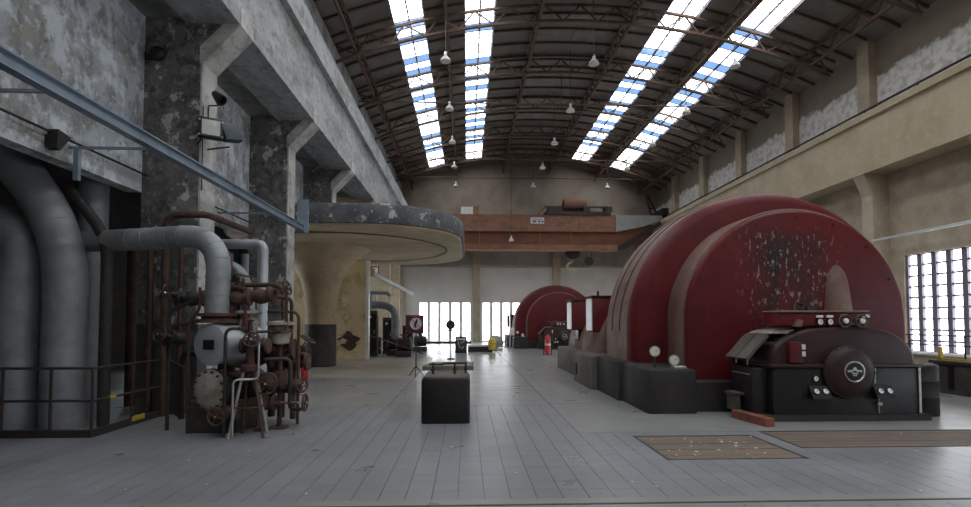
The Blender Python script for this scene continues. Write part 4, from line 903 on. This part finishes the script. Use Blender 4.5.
# pipes behind, by the second column
lagged('clad_pipe', bend([(-5.6, 11, 3.28), (-4.43, 11, 3.28), (-4.43, 11, 0)], .14, 5), .105, 'bright aluminium clad pipe bent square in front of the peeling column', [.3,.5,.7], 'alu')
lagged('clad_pipe', bend([(-5.4, 10.6, 2.75), (-4.75, 10.6, 2.75), (-4.55, 10.6, 2.1), (-4.55, 10.6, 0)], .4, 8), .125, 'dull grey curved pipe below the square-bent aluminium pipe', [.15,.22,.3,.5], 'lag')
lagged('clad_pipe', bend([(-4.95, 11.3, 3.1), (-4.95, 11.3, 0)], .2, 5), .08, 'thin grey upright pipe between the bent pipes', [.4])
rp = lagged('rusty_pipe', bend([(-5.15, 8.72, 0), (-5.15, 8.72, 3.42), (-4.5, 8.72, 3.45), (-4.4, 10.3, 3.42)], .22, 6), .06, 'long rust brown pipe crossing in front of the near column', [.6,.8], 'rust')
lagged('rusty_pipe', bend([(-4.6, 9.7, 2.5), (-4.6, 9.7, 2.95), (-5.2, 9.7, 3.0)], .25, 6), .11, 'short stubby brown pipe elbow right of the near column', [.5], 'rust')
for i, (x, y, r_, m, lb) in enumerate(((-5.55, 7.9, .085, 'darkiron', 'black upright pipe with a kinked top beside the thick lagged pipe'), (-5.42, 8.75, .05, 'rust', 'slender rusty upright pipe against the near column'),
                          (-4.93, 8.78, .04, 'redrust', 'slender red upright pipe against the near column'), (-7.2, 9.6, .12, 'darkiron', 'black upright pipe deep in the shadow behind the railing'),
                          (-6.4, 9.8, .1, 'rust', 'brown upright pipe deep in the shadow behind the railing'))):
    pts = [(x, y, 0), (x, y, 3.0)] if i else bend([(x, y, 0), (x, y, 2.9), (-6.2, 7.9, 3.7)], .4)
    tag(MB().tube(pts, r_, 10).build('upright_pipe', M[m], None, True), lb, 'pipe', 'dark upright pipes')
bt_ = empty('boiler_tank', (-6.6, 10.6, 0), label='dim grey tank in the shadow behind the railing', cat='tank')
MB().lathe([(.3, 0), (.32, .05), (.32, 1.8), (.25, 1.95), (.001, 2.0)], (-6.35, 10.4, 0), (0,0,1), 20).build('tank_shell', M['lag'], bt_, True)
MB().tube([(-6.35, 10.4, 1.95), (-6.35, 10.4, 2.2), (-5.9, 10.2, 2.2)], .06, 8).build('outlet', M['lag'], bt_, True)

# railing
rl = empty('pipe_railing', (-5.6, 7.7, 0), label='black two-bar railing with kick plate around the lagged pipes', cat='railing')
MB().box(-8.2, -5.17, 7.14, 7.2, 0, .10).build('kick_plate', M['darkiron'], rl); MB().box(-5.22, -5.16, 7.2, 8.88, 0, .10).build('kick_plate', M['darkiron'], rl)
for z in (.5, .95):
    MB().tube(bend([(-8.2, 7.17, z), (-5.19, 7.17, z), (-5.19, 8.88, z)], .05), .018, 8).build('rail_bar', M['darkiron'], rl, True)
for p in ((-5.19, 7.17), (-6.4, 7.17), (-7.6, 7.17), (-5.19, 8.0), (-5.75, 7.17)): MB().tube([(p[0], p[1], .0), (p[0], p[1], .97)], .02, 8).build('post', M['darkiron'], rl, True)
MB().box(-5.155, -5.15, 7.95, 8.25, .06, .14).build('yellow_mark', M['yellow'], rl)
MB().bar((-5.19, 7.5, .5), (-5.19, 7.62, .5), .042).build('yellow_tape', M['yellow'], rl)

# ---- floodlights and fittings on the near column
fl1 = empty('floodlight', (-4.47, 8.79, 4.8), label='square floodlight with pale glass facing the viewer on the near column', cat='floodlight', group='column floodlights')
MB().rbox(-4.66, -4.28, 8.72, 8.86, 4.78, 5.14, .02, True).build('housing', M['black'], fl1, True)
MB().box(-4.61, -4.33, 8.712, 8.722, 4.83, 5.09).build('glass', M['floodglass'], fl1)
for z in (4.82, 5.08): 
    for x in (-4.645, -4.295): MB().box(x-.012, x+.012, 8.71, 8.722, z-.012, z+.012).build('clip', M['chrome'], fl1)
MB().tube([(-4.68, 8.95, 4.7), (-4.6, 8.85, 4.8)], .015, 6).build('arm', M['darkiron'], fl1)
MB().tube([(-4.72, 9.0, 4.9), (-4.66, 8.9, 4.95)], .015, 6).build('arm', M['darkiron'], fl1)
fl1.rotation_euler = (0, 0, R(27))
fl2 = empty('floodlight', (-4.2, 8.95, 4.65), label='dark blue floodlight turned sideways just right of the square one', cat='floodlight', group='column floodlights')
h2 = MB().rbox(-.17, .17, -.07, .07, -.16, .16, .02, True).build('housing', M['navy'], fl2, True); h2.location = (.02, .05, .16); h2.rotation_euler = (R(-10), R(-14), R(58))
MB().tube([(-4.7, 9.1, 4.7), (-4.25, 9.0, 4.72)], .015, 6).build('arm', M['darkiron'], fl2)
fl3 = empty('floodlight', (-4.45, 8.9, 5.3), label='small dark spotlight on a crooked bracket above the square floodlight', cat='floodlight', group='column floodlights')
MB().lathe([(.05, -.12), (.06, -.1), (.10, .1), (.10, .13), (.08, .13), (.06, .05)], (-4.42, 8.9, 5.58), (.6, -.3, -.6), 16).build('housing', M['black'], fl3, True)
MB().tube(bend([(-4.68, 8.95, 5.2), (-4.58, 8.9, 5.2), (-4.58, 8.9, 5.42), (-4.42, 8.9, 5.42), (-4.42, 8.9, 5.5)], .03), .014, 6).build('arm', M['darkiron'], fl3)
MB().tube([(-4.66, 8.88, 3.9), (-4.66, 8.88, 5.4)], .01, 5).build('cable', M['darkiron'], fl3)
wd_ = empty('wall_speaker', (-5.6, 6.95, 4.0), label='black wedge-shaped speaker on the pale wall panel under the monorail', cat='speaker')
MB().prism([(6.86, 3.94), (6.92, 3.92), (7.10, 4.16), (6.88, 4.2)], 'x', -5.66, -5.52).build('cabinet', M['black'], wd_)
MB().box(-5.7, -5.66, 6.88, 6.98, 3.98, 4.12).build('mount', M['darkiron'], wd_)
hn = empty('alarm_horn', (-5.5, 8.85, 6.25), label='round black alarm bell high on the near column', cat='bell')
MB().lathe([(.001, .12), (.08, .11), (.12, .07), (.13, 0)], (-5.46, 8.9, 6.33), (0,-1,0), 20).build('gong', M['black'], hn, True)
MB().box(-5.66, -5.52, 8.84, 8.9, 6.22, 6.32).build('mount', M['black'], hn)

# ================================================================== MID-DISTANCE
def ext(loc, s, label, wheeled=False):
    x, y, z = loc; o = empty('fire_extinguisher', loc, label=label, cat='extinguisher', group='fire extinguishers')
    MB().lathe([(.09*s, .03*s), (.11*s, .05*s), (.11*s, .62*s), (.08*s, .72*s), (.03*s, .76*s), (.03*s, .80*s)], (x, y, z), (0,0,1), 18).build('cylinder', M['fire'], o, True)
    MB().lathe([(.112*s, .36*s), (.112*s, .44*s)], (x, y, z), (0,0,1), 18).build('label_band', M['signwhite'], o)
    MB().box(x - .05*s, x + .05*s, y - .02, y + .02, z + .78*s, z + .84*s).build('valve_head', M['black'], o)
    MB().tube(bend([(x + .03*s, y, z + .82*s), (x + .17*s, y, z + .82*s), (x + .17*s, y, z + .3*s)], .08*s), .014*s, 6).build('hose', M['black'], o, True)
    if wheeled:
        for dx in (-.15*s, .15*s): MB().lathe([(.1*s, -.02), (.1*s, .02)], (x + dx, y + .12*s, z + .1*s), (1,0,0), 14).build('wheel', M['black'], o)
        MB().tube(bend([(x - .1*s, y + .12*s, z + .1*s), (x - .1*s, y + .15*s, z + .9*s), (x + .1*s, y + .15*s, z + .9*s), (x + .1*s, y + .12*s, z + .1*s)], .04), .015*s, 6).build('trolley_frame', M['darkiron'], o)
    else:
        MB().lathe([(.1*s, 0), (.1*s, .04*s)], (x, y, z), (0,0,1), 18).build('foot_ring', M['black'], o)
    return o
ext((3.87, 23.9, 0), 1.25, 'red wheeled fire extinguisher standing in front of the far turbine', True)
ext((-4.5, 14.1, 0), .95, 'red fire extinguisher on the floor beside the peeling column and valves')

# sign on tripod
sg = empty('warning_sign', (-1.5, 14.8, 0), label='prohibition sign with red ring and slash on a thin tripod post', cat='sign')
MB().box(-1.80, -1.27, 14.78, 14.81, 1.26, 1.79).build('sign_board', M['signdark'], sg)
rg = MB().torus((-1.5, 14.77, 1.54), (0,-1,0), .20, .028, 28, 6).build('red_ring', M['signred'], sg, True)
MB().lathe([(.19, 0), (.19, .008), (.001, .008)], (-1.5, 14.78, 1.54), (0,-1,0), 28).build('white_disc', M['signwhite'], sg)
MB().bar((-1.63, 14.762, 1.67), (-1.37, 14.762, 1.41), .05, .012).build('slash', M['signred'], sg)
pc = MB().tube([(-1.47, 14.766, 1.67), (-1.49, 14.766, 1.58), (-1.53, 14.766, 1.50), (-1.50, 14.766, 1.42)], [.02, .035, .03, .022], 8); pc.bar((-1.58, 14.766, 1.45), (-1.47, 14.766, 1.42), .03, .012)
pc.build('pictogram', M['black'], sg)
MB().tube([(-1.5, 14.83, .2), (-1.5, 14.83, 1.5)], .016, 8).build('post', M['darkiron'], sg)
for a in (0, 120, 240): MB().tube([(-1.5, 14.83, .3), (-1.5 + .24*math.cos(R(a+30)), 14.83 + .24*math.sin(R(a+30)), 0)], .013, 6).build('foot_leg', M['darkiron'], sg)
# round sign
rs = empty('round_sign', (-.66, 21.3, 0), label='round grey-brown disc sign on a post before the bright far windows', cat='sign')
MB().lathe([(.20, 0), (.20, .02), (.001, .02)], (-.70, 21.3, 1.46), (0,-1,0), 24).build('disc', M['grey_pl'], rs)
MB().box(-.73, -.67, 21.26, 21.28, 1.33, 1.59).build('disc_mark', M['darkiron'], rs)
MB().box(-.88, -.50, 21.25, 21.33, 1.20, 1.26).build('name_bar', M['black'], rs)
MB().tube([(-.69, 21.32, .04), (-.69, 21.32, 1.4)], .016, 8).build('post', M['chrome'], rs)
MB().lathe([(.16, 0), (.16, .03), (.03, .05)], (-.69, 21.32, 0), (0,0,1), 16).build('base', M['darkiron'], rs)
pb = empty('notice_box', (-.3, 25.6, 0), label='small black box with a white scrawled poster on the far floor', cat='box')
MB().rbox(-.60, .0, 25.5, 26.0, 0, .82, .03).build('case', M['black'], pb, True)
po = MB().box(-.53, -.06, 25.488, 25.5, .12, .74).build('poster', M['dado'], pb)
MB().tube([(-.46, 25.48, .62), (-.38, 25.48, .3), (-.25, 25.48, .24), (-.15, 25.48, .34)], .016, 6).build('white_scrawl', M['signwhite'], po)
MB().tube([(-.34, 25.48, .5), (-.18, 25.48, .56), (-.12, 25.48, .66)], .016, 6).build('white_scrawl', M['signwhite'], po)
MB().box(-.53, -.06, 25.484, 25.49, .66, .74).build('white_header', M['signwhite'], po)
bp_ = empty('low_platform', (.9, 26.8, 0), label='low white-topped platform beside the black poster box', cat='platform')
MB().box(.05, 1.35, 26.4, 27.4, 0, .28).build('base', M['darkiron'], bp_); MB().box(.02, 1.38, 26.37, 27.43, .28, .36).build('top', M['white'], bp_)
yb = empty('yellow_cabinet', (1.35, 25.9, 0), label='small yellow tank on feet at the end of the low platform', cat='tank')
MB().lathe([(.14, .12), (.19, .16), (.19, .62), (.14, .70), (.05, .74)], (1.3, 25.9, 0), (0,0,1), 18).build('shell', M['yellow'], yb, True)
for a in (30, 150, 270): MB().tube([(1.3 + .12*math.cos(R(a)), 25.9 + .12*math.sin(R(a)), 0), (1.3 + .12*math.cos(R(a)), 25.9 + .12*math.sin(R(a)), .2)], .02, 6).build('foot', M['darkiron'], yb)
MB().torus((1.3, 25.9, .45), (0,0,1), .19, .012, 18, 5).build('hoop', M['black'], yb)
wr_ = MB().lathe([(.1, 0), (.42, .05), (.5, .3), (.38, .62), (.15, .75), (.001, .77)], (1.75, 30.6, 0), (0,0,1), 14).build('covered_bundle', M['pale'], None, True); tag(wr_, 'pale shrouded bundle on the floor left of the far turbine', 'bundle')
# dark kerb before far windows and barrier posts
kb = MB().box(-3.3, .3, 36.4, 36.7, 0, .14).build('floor_kerb', M['darkiron']); tag(kb, 'dark low kerb on the floor before the far left windows', 'kerb')
for i, (x, y) in enumerate(((-3.2, 30.5), (0.6, 30.5), (2.35, 31.2))):
    b = empty('barrier_post', (x, y, 0), label=['thin barrier post at the left before the far windows', 'thin barrier post at the middle before the far windows', 'thin barrier post beside the far turbine'][i], cat='barrier post', group='barrier posts')
    MB().tube([(x, y, 0), (x, y, 1.05)], .02, 8).build('pole', M['chrome'], b); MB().lathe([(.15, 0), (.15, .03), (.03, .05)], (x, y, 0), (0,0,1), 14).build('base', M['darkiron'], b)
ch = MB().tube([(-3.2 + 3.8*i/12, 30.5, .92 - .25*math.sin(math.pi*i/12)) for i in range(13)], .012, 5).build('barrier_chain', M['rope']); tag(ch, 'slack chain hanging between the two left barrier posts', 'chain')

# second pipe station beyond the canopy
lagged('lagged_pipe', bend([(-5.6, 24, 2.4), (-3.40, 24, 2.4), (-3.40, 24, .75)], .75, 8), .19, 'grey lagged pipe elbow behind the prohibition sign', fr(9))
lagged('lagged_pipe', bend([(-4.55, 23.6, 0), (-4.55, 23.6, 2.95), (-3.75, 23.6, 2.95), (-3.6, 23.6, 2.8)], .15, 5), .09, 'thin grey pipe hoop above the far lagged elbow', [.5])
def small_machine(x, y, label):
    o = empty('feed_pump', (x, y, 0), label=label, cat='pump', group='dark pumps beyond the canopy')
    MB().rbox(x - .35, x + .35, y - .3, y + .3, 0, .25, .03).build('base', M['darkiron'], o, True)
    MB().lathe([(.15, -.35), (.28, -.3), (.28, .3), (.15, .35)], (x, y, .55), (1,0,0), 18).build('casing', M['darkiron'], o, True)
    MB().lathe([(.1, .25), (.1, .75), (.18, .76), (.18, .82), (.1, .83)], (x, y, .2), (0,0,1), 14).build('neck', M['darkiron'], o, True)
    handwheel(o, (x + .1, y - .38, .7), (0,-1,0), .16, 'redrust'); MB().tube([(x + .1, y - .38, .7), (x + .1, y - .1, .7)], .02, 6).build('spindle', M['rust'], o)
    return o
small_machine(-3.42, 24.0, 'dark pump under the far grey pipe elbow'); small_machine(-2.85, 22.9, 'dark pump with red wheel just left of the sign post'); small_machine(-4.6, 25.2, 'dark pump at the left beside the far column')
small_machine(-2.5, 27.0, 'farthest dark pump close to the far left windows')
for i, (x, y, h) in enumerate(((-4.35, 23.0, 2.1), (-3.9, 24.8, 1.8), (-3.0, 25.4, 1.4))):
    o = empty('control_cabinet', (x, y, 0), label=['tall dark control cabinet next to the white wall corner', 'middle dark control cabinet behind the far pumps', 'low dark control cabinet right of the far pumps'][i], cat='cabinet', group='dark control cabinets')
    MB().rbox(x-.25, x+.25, y, y+.4, 0, h, .02).build('body', M['dado'], o); MB().box(x-.2, x+.2, y-.02, y, .1, h-.15).build('door', M['black_paint'], o); MB().box(x+.12, x+.15, y-.04, y-.02, h*.5, h*.5+.15).build('handle', M['chrome'], o)
    gauge(o, (x - .05, y - .02, h - .3), .07)
ws = empty('wall_clock', (-4.0, 30.2, 5.2), label='small square framed clock on the far left column', cat='clock')
MB().box(-4.95, -4.55, 26.95 - 1, 27.0 - 1, 3.95, 4.45).build('case', M['black'], ws); MB().box(-4.90, -4.60, 25.94, 25.952, 4.0, 4.4).build('face', M['dial'], ws); MB().bar((-4.75, 25.935, 4.2), (-4.75, 25.935, 4.34), .02).build('hand', M['black'], ws)
tape = MB().tube([(-4.2 + i*.25, 21.9 - .5*i, 1.0 - .04*i) for i in range(12)], .022, 5).build('barrier_tape', M['redrust']); tag(tape, 'sagging red-white barrier tape running from wall corner to the sign', 'tape')

# ================================================================== RIGHT SIDE by the windows
pw = empty('pit_parapet', (11.2, 12, 0), label='dark low parapet wall in front of the right-hand windows', cat='parapet')
MB().rbox(10.65, 10.95, 7.0, 11.1, 0, .66, .02).build('wall', M['dado'], pw)
MB().rbox(10.95, 13.0, 10.8, 11.1, 0, .66, .02).build('wall', M['dado'], pw)
MB().box(10.6, 11.0, 7.0, 11.15, .66, .72).build('coping', M['plinth'], pw)
for y in (9.2, 9.9, 10.6): MB().box(10.63, 10.65, y, y + .12, .1, .6).build('rib', M['black_paint'], pw)
yr = empty('yellow_guardrail', (10.8, 11, .7), label='yellow guard rail on the dark parapet at the right edge', cat='railing')
MB().box(10.74, 10.80, 7.0, 11.1, .73, .78).build('rail_bar', M['yellow'], yr)
MB().box(10.74, 10.80, 10.99, 11.05, .72, 1.02).build('post', M['yellow'], yr); MB().box(10.74, 10.80, 9.0, 9.06, .72, 1.02).build('post', M['yellow'], yr)
br_ = empty('window_railing', (13.4, 13, 0), label='black two-bar railing in front of the tall right-hand windows', cat='railing')
for z in (.92, 1.2): MB().tube([(13.6, 9, z), (13.6, 21, z)], .02, 8).build('rail_bar', M['darkiron'], br_)
for y in (9.2, 11.2, 13.2, 14.9, 16.9, 18.9, 20.9): MB().tube([(13.6, y, 0), (13.6, y, 1.22)], .022, 8).build('post', M['darkiron'], br_)
cd = MB().tube([(14.6, 5, 4.5), (14.6, 17.4, 4.5)], .045, 8).build('conduit', M['alu']); tag(cd, 'pale grey conduit running along the right wall above the windows', 'conduit')
